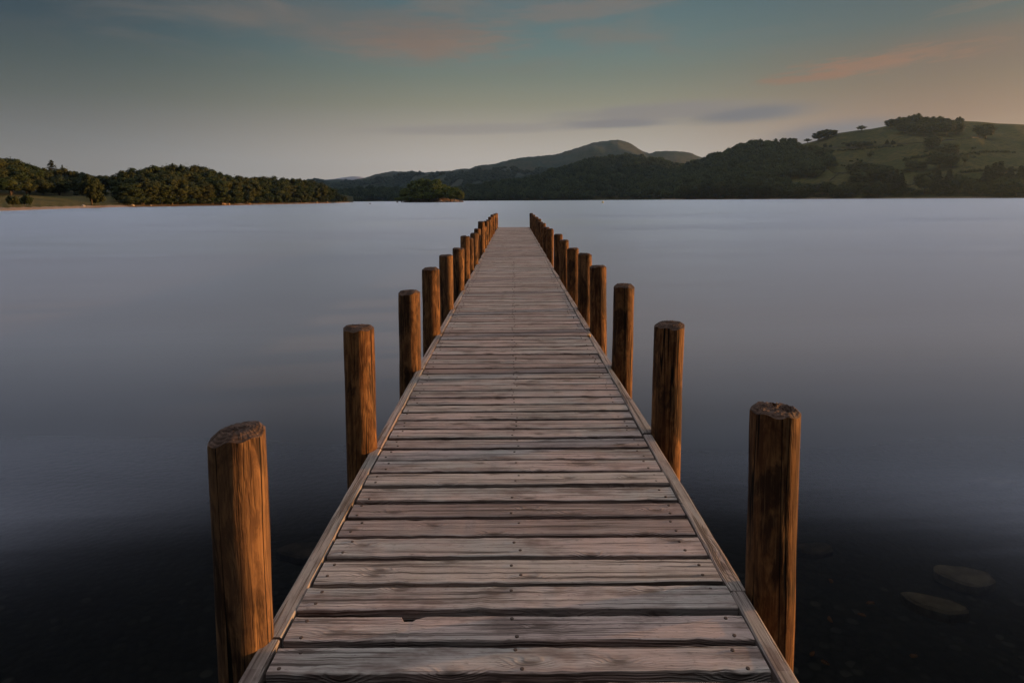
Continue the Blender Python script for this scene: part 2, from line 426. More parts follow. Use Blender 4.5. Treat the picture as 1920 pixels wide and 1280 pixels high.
def grass_material(name, a, b, c3, s=0.02):
    m, t, p, _ = new_mat(name)
    ob = t.n('ShaderNodeTexCoord').outputs['Object']
    n = t.noise(ob, s, 6, 0.62, 0.5); n2 = t.noise(ob, s * 8, 5, 0.65); n3 = t.noise(ob, s * 60, 4, 0.7)
    col = t.mix(t.ss(n, 0.36, 0.64), a, b)
    col = t.mix(t.ss(n2, 0.47, 0.6, 0, 0.9), col, c3)
    col = t.mix(t.ss(n3, 0.42, 0.62, 0, 0.7), col, tuple(x * 0.45 for x in a))
    t.link(col, p.inputs['Base Color'])
    p.inputs['Roughness'].default_value = 0.95; p.inputs['Specular IOR Level'].default_value = 0.05
    bump(t, p, n3, 0.5, 0.5)
    return m
M['field'] = grass_material('hill_pasture', (0.034, 0.043, 0.015), (0.080, 0.068, 0.028), (0.022, 0.028, 0.012), 0.015)
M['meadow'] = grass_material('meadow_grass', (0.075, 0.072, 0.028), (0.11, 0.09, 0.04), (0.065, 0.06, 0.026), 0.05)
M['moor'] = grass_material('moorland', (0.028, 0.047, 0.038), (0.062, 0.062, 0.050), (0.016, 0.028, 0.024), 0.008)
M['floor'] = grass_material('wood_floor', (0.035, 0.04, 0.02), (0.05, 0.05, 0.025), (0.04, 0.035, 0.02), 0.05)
M['far'] = simple_mat('far_fell', (0.20, 0.20, 0.25), (0.22, 0.22, 0.27), 0.002)  # distance haze painted into the pale lavender base colour

def beach_material():
    m, t, p, _ = new_mat('pebble_beach')
    ob = t.n('ShaderNodeTexCoord').outputs['Object']
    n = t.noise(ob, 0.15, 5, 0.6); n2 = t.noise(ob, 3.0, 4, 0.7)
    col = t.mix(t.ss(n, 0.35, 0.65), (0.17, 0.122, 0.09), (0.13, 0.10, 0.078))
    col = t.mix(t.ss(n2, 0.45, 0.7, 0, 0.5), col, (0.12, 0.09, 0.07))
    t.link(col, p.inputs['Base Color']); p.inputs['Roughness'].default_value = 0.9
    bump(t, p, n2, 0.6, 0.15)
    return m
M['beach'] = beach_material()

def bed_material():
    m, t, p, _ = new_mat('lake_bed_pebbles')
    ob = t.n('ShaderNodeTexCoord').outputs['Object']
    vo = t.n('ShaderNodeTexVoronoi', feature='F1'); vo.inputs['Scale'].default_value = 16
    t.link(ob, vo.inputs['Vector'])
    cr = t.xyz(vo.outputs['Color'])[0]
    n = t.noise(ob, 1.1, 5, 0.6)
    col = t.mix(t.ss(n, 0.35, 0.65), (0.018, 0.017, 0.015), (0.032, 0.03, 0.026))
    col = t.mix(t.m('POWER', cr, 16.0), col, (0.16, 0.15, 0.13))
    col = t.mix(t.ss(vo.outputs['Distance'], 0.35, 0.65), col, (0.018, 0.017, 0.015))
    col = t.mix(t.ss(t.xyz(ob)[1], 2.2, 4.6), col, (0.030, 0.028, 0.024))          # silt takes over where the bed deepens
    t.link(col, p.inputs['Base Color']); p.inputs['Roughness'].default_value = 0.9
    bump(t, p, t.m('MULTIPLY', vo.outputs['Distance'], -1.0), 0.5, 0.03)
    return m
M['bed'] = bed_material()

def water_material():
    m = bpy.data.materials.new('lake_water'); m.use_nodes = True; m.node_tree.nodes.clear()
    t = NT(m.node_tree); out = t.n('ShaderNodeOutputMaterial')
    ob = t.n('ShaderNodeTexCoord').outputs['Object']
    swell = t.noise(t.scale(ob, (0.05, 0.22, 1)), 1.0, 5, 0.6, 0.6)
    patch = t.noise(t.scale(ob, (0.02, 0.11, 1)), 1.0, 5, 0.6, 1.0)
    rip = t.noise(t.scale(ob, (0.9, 3.2, 1)), 1.0, 3, 0.55)
    b = t.n('ShaderNodeBump'); b.inputs['Strength'].default_value = 0.03; b.inputs['Distance'].default_value = 0.25
    t.put(b.inputs['Height'], t.m('MULTIPLY_ADD', rip, 0.05, swell))
    gl = t.n('ShaderNodeBsdfGlossy'); gl.distribution = 'BECKMANN'
    gl.inputs['Color'].default_value = (0.95, 0.97, 1.0, 1)
    oy = t.xyz(ob)[1]
    calm = t.ss(t.m('LOGARITHM', t.m('MAXIMUM', oy, 1.0), 10.0), 0.50, 1.0, 0.212, 0.43)
    t.put(gl.inputs['Roughness'], t.m('MULTIPLY', calm, t.ss(patch, 0.34, 0.66, 0.80, 1.12))); t.link(b.outputs[0], gl.inputs['Normal'])
    tr = t.n('ShaderNodeBsdfTransparent'); tr.inputs[0].default_value = (0.30, 0.31, 0.30, 1)
    # pale diffuse added offshore to brighten the open lake, standing in for reflected sky
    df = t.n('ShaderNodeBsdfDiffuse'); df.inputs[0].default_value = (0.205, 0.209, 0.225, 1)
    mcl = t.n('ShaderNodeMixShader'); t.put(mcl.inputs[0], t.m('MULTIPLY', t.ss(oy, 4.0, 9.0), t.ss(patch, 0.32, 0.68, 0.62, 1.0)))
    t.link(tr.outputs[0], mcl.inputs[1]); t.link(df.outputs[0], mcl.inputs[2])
    fr = t.n('ShaderNodeFresnel'); fr.inputs[0].default_value = 1.333
    mxs = t.n('ShaderNodeMixShader')
    t.link(fr.outputs[0], mxs.inputs[0]); t.link(mcl.outputs[0], mxs.inputs[1]); t.link(gl.outputs[0], mxs.inputs[2])
    t.link(mxs.outputs[0], out.inputs[0])
    return m
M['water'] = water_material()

# ------------------------------------------------------------------ water and lake bed
wv = [(-2600, -80, 0), (2600, -80, 0), (2600, 2300, 0), (-2600, 2300, 0)]
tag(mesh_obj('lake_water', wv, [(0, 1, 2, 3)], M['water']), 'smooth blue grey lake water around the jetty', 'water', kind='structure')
gx = np.concatenate([[-2600, -300, -60], np.linspace(-20, 20, 41), [60, 300, 2600]]); gy = np.concatenate([[-80, -20], np.linspace(-4, 40, 45), [90, 300, 2300]])
bv = []
for y in gy:
    for x in gx:
        z = -0.42 - 0.045 * max(0, y) - 0.02 * max(0, -x)
        z = max(z, -3.0) + 0.05 * math.sin(x * 1.7 + y * 0.6) * math.sin(y * 1.3)
        bv.append((x, y, z))
nx = len(gx)
bf = [(j * nx + i, j * nx + i + 1, (j + 1) * nx + i + 1, (j + 1) * nx + i) for j in range(len(gy) - 1) for i in range(nx - 1)]
tag(mesh_obj('lake_bed', bv, bf, M['bed'], smooth=True), 'dark pebbly lake bed under shallow water', 'lake bed', kind='structure')
def bed_z(x, y): return max(-0.42 - 0.045 * max(0, y) - 0.02 * max(0, -x), -3.0)
def slab(px, py, lx, ly, rz, label, name='submerged_slab', mat='slab', th=0.05, cat='stone'):
    p = on_z(px, py, -0.5); p = on_z(px, py, bed_z(p[0], p[1]) + 0.05)
    r = random.Random(int(px)); n = 22; ring = []; ph_ = [r.uniform(0, 6.28) for _ in range(3)]
    for k in range(n):
        a = 2 * math.pi * k / n; q = 1 + .10 * math.sin(2 * a + ph_[0]) + .09 * math.sin(3 * a + ph_[1]) + .05 * math.sin(5 * a + ph_[2]) + r.uniform(-.03, .03)
        ring.append((math.cos(a) * lx / 2 * q, math.sin(a) * ly / 2 * q))
    v = [(x, y, -th) for x, y in ring] + [(x, y, 0.0) for x, y in ring] + [(x * 0.9, y * 0.88, th * 0.25 + r.uniform(-.006, .006)) for x, y in ring]
    f = [tuple(range(n - 1, -1, -1)), tuple(2 * n + k for k in range(n))]
    for q in (0, 1):
        f += [(q * n + k, q * n + (k + 1) % n, (q + 1) * n + (k + 1) % n, (q + 1) * n + k) for k in range(n)]
    o = mesh_obj(name, v, f, M[mat]); o.location = p; o.rotation_euler = (r.uniform(-.05, .05), r.uniform(-.05, .05), rz)
    tag(o, label, cat)
    return o
slab(1752, 1132, 0.29, 0.17, -0.5, 'olive slab lying under the water, the nearer of two flat slabs')
slab(1809, 1079, 0.36, 0.19, -0.25, 'broad brown slab lying under the water behind the olive slab')
slab(575, 1030, 0.34, 0.22, 0.2, 'dim brown stone under dark water beside the jetty edge', mat='dim_stone')
slab(1525, 1028, 0.32, 0.12, 0.1, 'narrow reddish stone under the water beside the nearest post', mat='dim_stone')
slab(1862, 902, 0.40, 0.12, 0.0, 'flat pinkish stone under the water toward the distant shore', mat='dim_stone')
for i, (px, py) in enumerate([(1632, 1129), (1558, 1088), (1616, 1151), (1523, 1224), (1547, 1240), (1713, 1228), (1556, 1160)]):
    tag(slab(px, py, 0.045, 0.022, i * 1.3, 'small orange sunken leaf on the dark lake bed right of the jetty', 'sunken_leaf', 'leaf_litter', 0.004, 'leaf'), group='sunken leaves on the lake bed')

# ------------------------------------------------------------------ jetty
DECK = 0.45
POSTS_L = [(1.87, .67, .080), (3.39, .68, .082), (5.03, .64, .084), (6.38, .68, .088), (7.88, .68, .086), (9.55, .64, .088), (11.0, .74, .082), (12.3, .62, .072), (13.5, .66, .088), (14.9, .69, .080),
           (16.6, .80, .092), (17.9, .62, .088), (19.4, .72, .080), (21.3, .70, .080), (23.3, .74, .080), (25.4, .77, .085), (27.5, .68, .080), (29.4, .72, .080), (31.3, .70, .085)]
POSTS_R = [(2.10, .65, .081), (3.59, .65, .083), (5.10, .67, .083), (6.57, .67, .085), (7.85, .69, .084), (9.40, .64, .086), (11.0, .66, .084), (12.5, .68, .086), (15.3, .66, .084), (17.1, .62, .095),
           (18.9, .66, .088), (20.6, .64, .084), (22.2, .69, .088), (24.2, .70, .084), (26.0, .66, .084), (27.8, .70, .088), (29.3, .67, .084), (31.0, .70, .085)]
XL, XR = -0.835, 0.875
DI_L, DI_R = -0.727, 0.738          # inner faces of the edge boards
jetty = tag(empty('jetty', (0, 0, 0)), 'long weathered plank jetty running straight out over the lake', 'jetty')
# deck: one part, planks with bevelled worn edges
V, F, UV, TONE = [], [], [], []
def plank(x0, x1, y0, y1, z, th, idx, nseg, tilt, r, notch=None):
    """a plank along x with a rounded worn top edge; UV in metres"""
    b0 = len(V); xs = np.linspace(x0, x1, nseg + 1); bev = 0.004
    if notch: xs = np.sort(np.concatenate([xs, [notch[0] - .03, notch[0] - .018, notch[0] + .004, notch[0] + .020]]))
    nseg = len(xs) - 1
    def worn():
        w_ = [r.uniform(-.0024, .0024) for _ in xs]
        for _ in range(2 if nseg > 20 else 0):
            q = r.randrange(1, nseg); w_[q] += r.uniform(.002, .006)
        return w_
    wob0 = worn(); wob1 = [-q for q in worn()]
    du, dv = r.uniform(0, 40), r.uniform(0, 40)
    prof = 8; sh = []
    for i, x in enumerate(xs):
        a, c2 = y0 + wob0[i], y1 + wob1[i]
        if notch and abs(x - notch[0] - .001) < 0.0195: c2 -= notch[1] * (1 if x < notch[0] + .01 else .6)
        sh.append(c2 - y1)
        zz = z + tilt * (x - x0) / (x1 - x0) + r.uniform(-.0006, .0006)
        cup = 0.0015
        pts = [(a, zz - th), (a, zz - bev), (a + bev * .4, zz - bev * .35), (a + bev * 1.3, zz), (c2 - bev * 1.3, zz + cup * 0), (c2 - bev * .4, zz - bev * .35), (c2, zz - bev), (c2, zz - th)]
        for (yy, zq) in pts: V.append((x, yy, zq))
    vv = [0, th, th + .004, th + .008, th + .008 + (y1 - y0), th + .012 + (y1 - y0), th + .016 + (y1 - y0), 2 * th + .016 + (y1 - y0)]
    tone = r.random()
    for i in range(nseg):
        for k in range(prof):
            k2 = (k + 1) % prof
            F.append((b0 + i * prof + k, b0 + i * prof + k2, b0 + (i + 1) * prof + k2, b0 + (i + 1) * prof + k))
            va, vb = vv[k], (vv[k2] if k2 else vv[k] + .12)
            qa, qb, ra, rb = [sh[j] if kk >= 4 else 0.0 for j, kk in ((i, k), (i, k2), (i + 1, k), (i + 1, k2))]
            UV.append([(xs[i] + du, va + dv + qa), (xs[i] + du, vb + dv + qb), (xs[i + 1] + du, vb + dv + rb), (xs[i + 1] + du, va + dv + ra)])
            TONE.append(tone)
    F.append(tuple(b0 + k for k in range(prof - 1, -1, -1))); UV.append([(du + V[b0 + k][2] * .1, dv + V[b0 + k][1] % 1) for k in range(prof - 1, -1, -1)]); TONE.append(tone)
    e = b0 + nseg * prof
    F.append(tuple(e + k for k in range(prof))); UV.append([(du + V[e + k][2] * .1, dv + V[e + k][1] % 1) for k in range(prof)]); TONE.append(tone)
SCREWS = []
edges = [1.08, 1.24, 1.395, 1.55, 1.706, 1.847, 1.995, 2.148, 2.316, 2.471, 2.623, 2.768, 2.930]
rr = random.Random(3)
while edges[-1] < 31.45: edges.append(edges[-1] + rr.choice([.149, .152, .155, .150, .153, .147, .158]))
def clip_to_posts(side, y0, y1):
    """boards stop short of a post they would run into"""
    lim = DI_L if side < 0 else DI_R
    return lim
for i in range(len(edges) - 1):
    r = random.Random(100 + i)
    gap = 0.028 + r.uniform(-.006, .007)
    if edges[i] > 4: gap *= 0.95
    y0, y1 = edges[i] + gap / 2, edges[i + 1] - gap / 2
    dz = r.uniform(-.0025, .0025); nseg = 34 if edges[i] < 6 else 6
    notch = (float(on_z(770, 1155, DECK)[0]), 0.024) if abs(edges[i] - 1.847) < 1e-6 else None
    plank(DI_L + .006 + r.uniform(-.004, .004), DI_R - .006 + r.uniform(-.004, .004), y0, y1, DECK + dz, 0.038, i, nseg, r.uniform(-.003, .003), r, notch)
    if edges[i] < 14:
        ym = (y0 + y1) / 2
        for xb in (DI_L + .06, 0.0, DI_R - .07):
            for s in (-1, 1):
                if r.random() < 0.86: SCREWS.append((xb + r.uniform(-.022, .022), ym + s * 0.036 + r.uniform(-.008, .008), DECK + dz))
deck = mesh_obj('deck', V, F, [M['deck'], M['screw']], None)
def put_uv(o, UVs, tones):
    uvl = o.data.uv_layers.new(name='UVMap'); flat = [c for f in UVs for q in f for c in q]
    uvl.data.foreach_set('uv', flat)
    at_ = o.data.attributes.new('tone', 'FLOAT', 'FACE'); at_.data.foreach_set('value', tones)
nf0 = len(F); mi = [0] * nf0
for (x, y, z) in SCREWS:                  # countersunk heads, a hair above the plank
    b0 = len(V); n = 8; rad = 0.0062
    for zz, q in ((z - .003, 1.0), (z + .0022, 1.0), (z + .003, .6)):
        for k in range(n): V.append((x + rad * q * math.cos(k * math.pi / 4), y + rad * q * math.sin(k * math.pi / 4), zz))
    fs = [tuple(b0 + j * n + a for a in (0,)) for j in ()]
    for j in (0, 1):
        for k in range(n): F.append((b0 + j * n + k, b0 + j * n + (k + 1) % n, b0 + (j + 1) * n + (k + 1) % n, b0 + (j + 1) * n + k))
    F.append(tuple(b0 + 2 * n + k for k in range(n)))
bpy.data.objects.remove(deck)
deck = mesh_obj('deck', V, F, [M['deck'], M['screw']], jetty)
put_uv(deck, UV + [[(0, 0)] * len(f) for f in F[nf0:]], TONE + [0.5] * (len(F) - nf0))
deck.data.polygons.foreach_set('material_index', mi + [1] * (len(F) - nf0))

# edge boards between posts
def edge_board(xa0, xa1, xb0, xb1, ya, yb, zt, r):
    global V, F, UV, TONE
    V, F, UV, TONE = [], [], [], []
    # built along its length; cross-section from outer to inner
    n = max(4, int((yb - ya) / .12)); du, dv = r.uniform(0, 40), r.uniform(0, 40); bev = .005; th = .13
    for i in range(n + 1):
        s = i / n; y = ya + (yb - ya) * s
        xo = xa0 + (xb0 - xa0) * s + r.uniform(-.0012, .0012); xi = xa1 + (xb1 - xa1) * s + r.uniform(-.0012, .0012)
        if xo > xi: xo, xi = xi, xo
        z = zt + r.uniform(-.0008, .0008)
        V += [(xo, y, z - th), (xo, y, z - bev), (xo + bev, y, z), (xi - bev, y, z), (xi, y, z - bev), (xi, y, z - th)]
    w = abs(xa1 - xa0); vv = [0, th, th + .006, th + .006 + w, th + .012 + w, 2 * th + .012 + w]
    for i in range(n):
        ua, ub = du + (yb - ya) * i / n, du + (yb - ya) * (i + 1) / n
        for k in range(6):
            k2 = (k + 1) % 6; va, vb = vv[k], vv[k2] if k2 else vv[k] + .05
            F.append((i * 6 + k, (i + 1) * 6 + k, (i + 1) * 6 + k2, i * 6 + k2)); UV.append([(ua, va + dv), (ub, va + dv), (ub, vb + dv), (ua, vb + dv)]); TONE.append(.4 * r.random() + .1)
    F.append(tuple(range(6))); UV.append([(du, dv + k * .02) for k in range(6)]); TONE.append(.3)
    F.append(tuple(n * 6 + k for k in range(5, -1, -1))); UV.append([(du, dv + k * .02) for k in range(6)]); TONE.append(.3)
    o = mesh_obj('edge_board', V, F, M['trim'], jetty); put_uv(o, UV, TONE)
for side, posts, xo, xi in ((-1, POSTS_L, -0.784, DI_L), (1, POSTS_R, 0.797, DI_R)):
    ys = [0.35] + [p[0] for p in posts] + [31.6]
    for k in range(len(ys) - 1):
        r = random.Random(k * 7 + side)
        ya = ys[k] + (0.006 if k else 0); yb = ys[k + 1] - 0.006
        if k == len(ys) - 2: yb = ys[k + 1]
        if yb - ya < .15: continue
        j0, j1 = r.uniform(-.004, .007) * side, r.uniform(-.012, .002) * side
        if side > 0: j1 -= .008; j0 += .004
        edge_board(xo + j0, xi + side * .001 + j0 * .0, xo + j1, xi + side * .001, ya, yb, DECK + .002 + r.uniform(-.003, .004), r)
# joists below the planks and cross bearers on the posts
for x in (-0.66, 0.0, 0.665):
    b = MB(); b.box(x - .035, x + .035, 0.4, 31.5, .27, .41); b.build('joist', M['under'], jetty)
for k, (y, _, _) in enumerate(POSTS_L):
    yr = min((p[0] for p in POSTS_R), key=lambda q: abs(q - y))
    b = MB(); ym = (y + yr) / 2
    v = [(-.80, y - .13, .10), (.83, yr - .14, .10), (.83, yr - .09, .10), (-.80, y - .08, .10)]
    v += [(a, c_, .27) for a, c_, _ in v]
    b.add(v, [(3, 2, 1, 0), (4, 5, 6, 7), (0, 1, 5, 4), (1, 2, 6, 5), (2, 3, 7, 6), (3, 0, 4, 7)])
    b.build('bearer', M['under'], jetty)

# ------------------------------------------------------------------ posts
def make_post(side, k, y, h, rad):
    r = random.Random(500 + k + (1000 if side > 0 else 0))
    x = XL if side < 0 else XR
    root = empty('mooring_post', (x, y, 0))
    near = k < 3
    NS = 56 if near else 28
    ztop = DECK + h; zb = -1.0 if y < 6 else -1.3
    ph = [r.uniform(0, 6.28) for _ in range(8)]; am = [r.uniform(.006, .02) for _ in range(8)]
    lean = (r.uniform(-.014, .014), r.uniform(-.014, .014)) if k else (0, 0)
    tilt = (r.uniform(-.05, .05), r.uniform(-.07, .03))
    cham = rad * r.uniform(.26, .36)
    special = None
    if side < 0 and k == 0: tilt = (.10, -.02); cham = rad * .30; special = 'scallop'
    if side > 0 and k == 0: tilt = (-.02, -.02); cham = rad * .20; special = 'rotten'
    if side < 0 and k == 6: special = 'split'
    crack_a = [r.uniform(0, 6.28) for _ in range(2)]
    if side < 0 and k == 0: crack_a = [-1.75, -0.75]
    if side > 0 and k == 0: crack_a = [-1.45, 2.2]
    def rr_(a, z):
        q = 1 + am[0] * math.sin(a + ph[0]) + am[1] * math.sin(2 * a + ph[1] + z * .7) + am[2] * math.sin(3 * a + ph[2] - z) + .006 * math.sin(5 * a + ph[3] + z * 2.5)
        q += .016 * math.sin(z * 4.1 + ph[4]) * math.sin(a + ph[5]) + .009 * math.sin(z * 13 + 3 * a + ph[7]) + .010 * math.sin(z * 9 + ph[6] + 2 * a)
        q *= 1 + .03 * (ztop - z) / 1.5
        for c0 in crack_a:
            d = abs((a - c0 - .05 * math.sin(z * 3) + math.pi) % (2 * math.pi) - math.pi)
            if d < .09: q -= .06 * (1 - d / .09)
        return rad * q
    def chamw(a):
        w = cham * (1 + .18 * math.sin(2 * a + ph[3]) + .14 * math.sin(3 * a + ph[5]))
        if special == 'scallop': w *= 1.0 + .45 * math.cos(a + 2.0)
        return w
    def topz(px_, py_): return ztop + tilt[0] * px_ + tilt[1] * py_
    zl = list(np.linspace(zb, 0.35, 6)) + list(np.linspace(.42, ztop - .10, 20 if near else 9))
    sv, sf = [], []
    ring_top = []
    for z in zl + ['t']:
        for i in range(NS):
            a = 2 * math.pi * i / NS
            if z == 't':
                q = rr_(a, ztop); cxx, cyy = q * math.cos(a), q * math.sin(a)
                zz = topz(cxx, cyy) - chamw(a) * .80 + (.004 * math.sin(7 * a + ph[1]))
                ring_top.append((cxx + lean[0] * h, cyy + lean[1] * h, zz)); sv.append(ring_top[-1])
            else:
                q = rr_(a, z); l = (z - DECK)
                sv.append((q * math.cos(a) + lean[0] * l, q * math.sin(a) + lean[1] * l, z))
    nr = len(zl) + 1
    for j in range(nr - 1):
        for i in range(NS): sf.append((j * NS + i, j * NS + (i + 1) % NS, (j + 1) * NS + (i + 1) % NS, (j + 1) * NS + i))
    mesh_obj('shaft', sv, sf, M['post'], root, smooth=True)
    tv, tf = list(ring_top), []
    fr = [None, .90, .72, .5, .28, .1]
    for f_ in fr[1:]:
        for i in range(NS):
            a = 2 * math.pi * i / NS; q = (rr_(a, ztop) - (chamw(a) if f_ > .8 else chamw(a) * f_ * 1.1))
            q = q if f_ > .8 else q * f_ / .9 * 1.0
            cxx, cyy = q * math.cos(a), q * math.sin(a); zz = topz(cxx, cyy)
            zz += (.0012 if near else .001) * math.sin(23 * a + f_ * 31 + ph[2]) + .0015 * r.uniform(-1, 1)
            if special == 'rotten':
                u_, v_ = cxx / rad, cyy / rad
                d1 = ((u_ - .42) / .30) ** 2 + ((v_ + .18) / .42) ** 2
                zz -= .030 * max(0, 1 - d1)
                d2 = ((u_ - .18) / .10) ** 2 + ((v_ - .55) / .42) ** 2
                zz -= .030 * max(0, 1 - d2)
                zz += .004 * math.sin(u_ * 19) * math.sin(v_ * 17)
            if special == 'split' and cxx > .2 * rad: zz -= .07
            tv.append((cxx + lean[0] * h, cyy + lean[1] * h, zz))
    for j in range(len(fr) - 1):
        for i in range(NS): tf.append((j * NS + i, j * NS + (i + 1) % NS, (j + 1) * NS + (i + 1) % NS, (j + 1) * NS + i))
    tf.append(tuple((len(fr) - 1) * NS + i for i in range(NS)))
    if special == 'rotten':
        for i in range(NS):
            a = 2 * math.pi * i / NS
            if abs(a - 1.30) < .16:
                for j in (0, 1): tv[j * NS + i] = (tv[j * NS + i][0] * .93, tv[j * NS + i][1] * .93, tv[j * NS + i][2] - .018)
    mesh_obj('weathered_top', tv, tf, M['endgrain'], root, smooth=False)
    return root
ORD = ['nearest', 'second', 'third', 'fourth', 'fifth', 'sixth', 'seventh', 'eighth', 'ninth', 'tenth', 'eleventh', 'twelfth', 'thirteenth', 'fourteenth', 'fifteenth', 'sixteenth', 'seventeenth', 'eighteenth', 'nineteenth']
for side, posts, sun_, nm in ((-1, POSTS_L, 'sunlit toward the deck', 'left'), (1, POSTS_R, 'shaded toward the deck', 'right')):
    for k, (y, h, rad) in enumerate(posts):
        o = make_post(side, k, y, h, rad)
        if side < 0 and k == 0: lb = 'thick cracked post with slanted scalloped top, nearest of the left row'
        elif side > 0 and k == 0: lb = 'thick dark post with a rotten hollow top, nearest of the right row'
        elif side < 0 and k == 6: lb = 'split-topped post, seventh from the front in the left row beside the jetty'
        elif k == len(posts) - 1: lb = f'small distant post at the far end of the jetty, {nm} row'
        else: lb = f'round wooden post, {sun_}, {ORD[k]} from the front of {nm} row'
        tag(o, lb, 'post', 'posts along the jetty')
pb = MB(); pb.tube([(0, 0, -.012), (0, 0, -.004), (0, 0, .010), (0, 0, .018)], [.010, .020, .018, .006], 9)
o = pb.build('pebble', M['pebble'], smooth=True); p_ = on_z(1104, 629, DECK + .012); o.location = p_
tag(o, 'small tan pebble on the deck edge beside a right hand post', 'pebble')

# ------------------------------------------------------------------ terrain
HILLS = {}
def hill(name, prof, zs, zr, mat, label, cat='hill', rows=26, shape=1.0, step=6, relief=0.0, zbase=-1.0, jag=0.0, lift=None):
    """slope from the shoreline depth zs(px) up to a ridge at depth zr(px) whose skyline is prof"""
    pxs = np.arange(prof[0][0], prof[-1][0] + .1, step)
    ts = np.concatenate([np.linspace(0, 1, rows), [1.06, 1.2, 1.6]])
    ph = rng.uniform(0, 6, 12)
    P = np.zeros((len(ts), len(pxs), 3))
    for i, px in enumerate(pxs):
        py = lerp_tab(px, prof) + (lift(px) if lift else 0) + jag * (.5 * math.sin(px * .9) + .6 * math.sin(px * .37 + 2) + rng.uniform(-.5, .5)); a, b = lerp_tab(px, zs), lerp_tab(px, zr)
        hr = at(px, py, b)[2]
        for j, t_ in enumerate(ts):
            d = a + (b - a) * t_
            q = at(px, hz(px), d)
            if t_ <= 1:
                s_ = t_ ** shape
                z = zbase + (hr - zbase) * s_
                z += relief * hr * math.sin(math.pi * t_) * (.5 * math.sin(px * .021 + ph[0] + t_ * 5) + .3 * math.sin(px * .05 + ph[1] - t_ * 9) + .2 * math.sin(px * .11 + ph[2] + t_ * 17))
            else: z = hr * (1 - (t_ - 1) * .8)
            P[j, i] = (q[0], d, z)
    n = len(pxs); v = P.reshape(-1, 3)
    f = np.array([(j * n + i, j * n + i + 1, (j + 1) * n + i + 1, (j + 1) * n + i) for j in range(len(ts) - 1) for i in range(n - 1)])
    o = mesh_obj(name, v, f, mat, smooth=True); tag(o, label, cat, kind='structure')
    HILLS[name] = (pxs, ts, P)
    return o
def hill_pt(name, px, t_):
    pxs, ts, P = HILLS[name]
    i = int(np.clip(np.searchsorted(pxs, px) - 1, 0, len(pxs) - 2)); a = (px - pxs[i]) / (pxs[i + 1] - pxs[i])
    j = int(np.clip(np.searchsorted(ts, t_) - 1, 0, len(ts) - 2)); b = (t_ - ts[j]) / (ts[j + 1] - ts[j])
    return (P[j, i] * (1 - a) + P[j, i + 1] * a) * (1 - b) + (P[j + 1, i] * (1 - a) + P[j + 1, i + 1] * a) * b
def hill_at(name, px, py):
    """point of the slope seen at (px, py)"""
    best, bt = 1e9, 0
    for t_ in np.linspace(0.01, 1, 120):
        e = abs(proj(hill_pt(name, px, t_))[1] - py)
        if e < best: best, bt = e, t_
    return hill_pt(name, px, bt)

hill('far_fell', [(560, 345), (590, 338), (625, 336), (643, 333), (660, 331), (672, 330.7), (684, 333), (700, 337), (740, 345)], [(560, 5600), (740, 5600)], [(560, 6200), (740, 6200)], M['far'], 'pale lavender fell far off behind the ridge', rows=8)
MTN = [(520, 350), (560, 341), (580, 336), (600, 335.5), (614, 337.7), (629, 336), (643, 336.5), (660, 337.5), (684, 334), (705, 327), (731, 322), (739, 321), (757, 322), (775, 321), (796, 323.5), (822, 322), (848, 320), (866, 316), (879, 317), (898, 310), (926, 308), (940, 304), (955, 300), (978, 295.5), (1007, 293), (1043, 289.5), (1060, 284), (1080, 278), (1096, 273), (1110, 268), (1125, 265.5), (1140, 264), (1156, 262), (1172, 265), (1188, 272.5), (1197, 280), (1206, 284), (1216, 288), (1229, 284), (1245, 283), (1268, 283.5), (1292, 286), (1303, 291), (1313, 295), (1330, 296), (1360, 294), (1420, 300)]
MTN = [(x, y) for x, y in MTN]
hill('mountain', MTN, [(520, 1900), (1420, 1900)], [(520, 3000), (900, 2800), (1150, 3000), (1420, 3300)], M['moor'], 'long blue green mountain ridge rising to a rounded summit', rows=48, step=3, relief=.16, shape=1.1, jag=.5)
WOODM = [(600, 352), (635, 353), (658, 350.7), (705, 348), (752, 349), (800, 350), (860, 350), (872, 349), (905, 341.5), (940, 338), (970, 335), (1007, 327), (1038, 315.5), (1080, 304), (1101, 297), (1130, 293), (1169, 289.5), (1208, 292), (1240, 297), (1273, 308), (1281, 310), (1310, 318), (1340, 330)]
hill('wooded_hill', WOODM, [(600, 1400), (870, 1300), (1340, 1080)], [(600, 1460), (860, 1480), (1000, 1560), (1169, 1750), (1340, 1600)], M['floor'], 'rounded hill under the dark wood below the mountain', step=6, shape=.95, lift=lambda px: lerp_tab(px, [(600, 12), (870, 11), (1169, 9), (1340, 9)]))
RH = [(1262, 322), (1289, 307), (1312, 301), (1336, 291), (1357, 287), (1372, 279), (1391, 272), (1417, 270), (1466, 273), (1488, 272.5), (1521, 265.5), (1566, 250), (1600, 245), (1628, 242), (1654, 237), (1680, 234), (1720, 230), (1760, 228), (1800, 227), (1837, 229), (1863, 231.7), (1899, 233), (1960, 237), (2060, 246), (2200, 275), (2300, 330)]
hill('pasture_hill', RH, [(1262, 1085), (1500, 900), (1900, 705), (2300, 620)], [(1262, 1500), (1500, 1300), (1720, 1180), (1960, 1130), (2300, 1000)], M['field'], 'broad grassy hillside with field walls above the lake', step=8, shape=.92, relief=.05, lift=lambda px: lerp_tab(px, [(1289, 9), (1417, 6), (1490, 0)]))

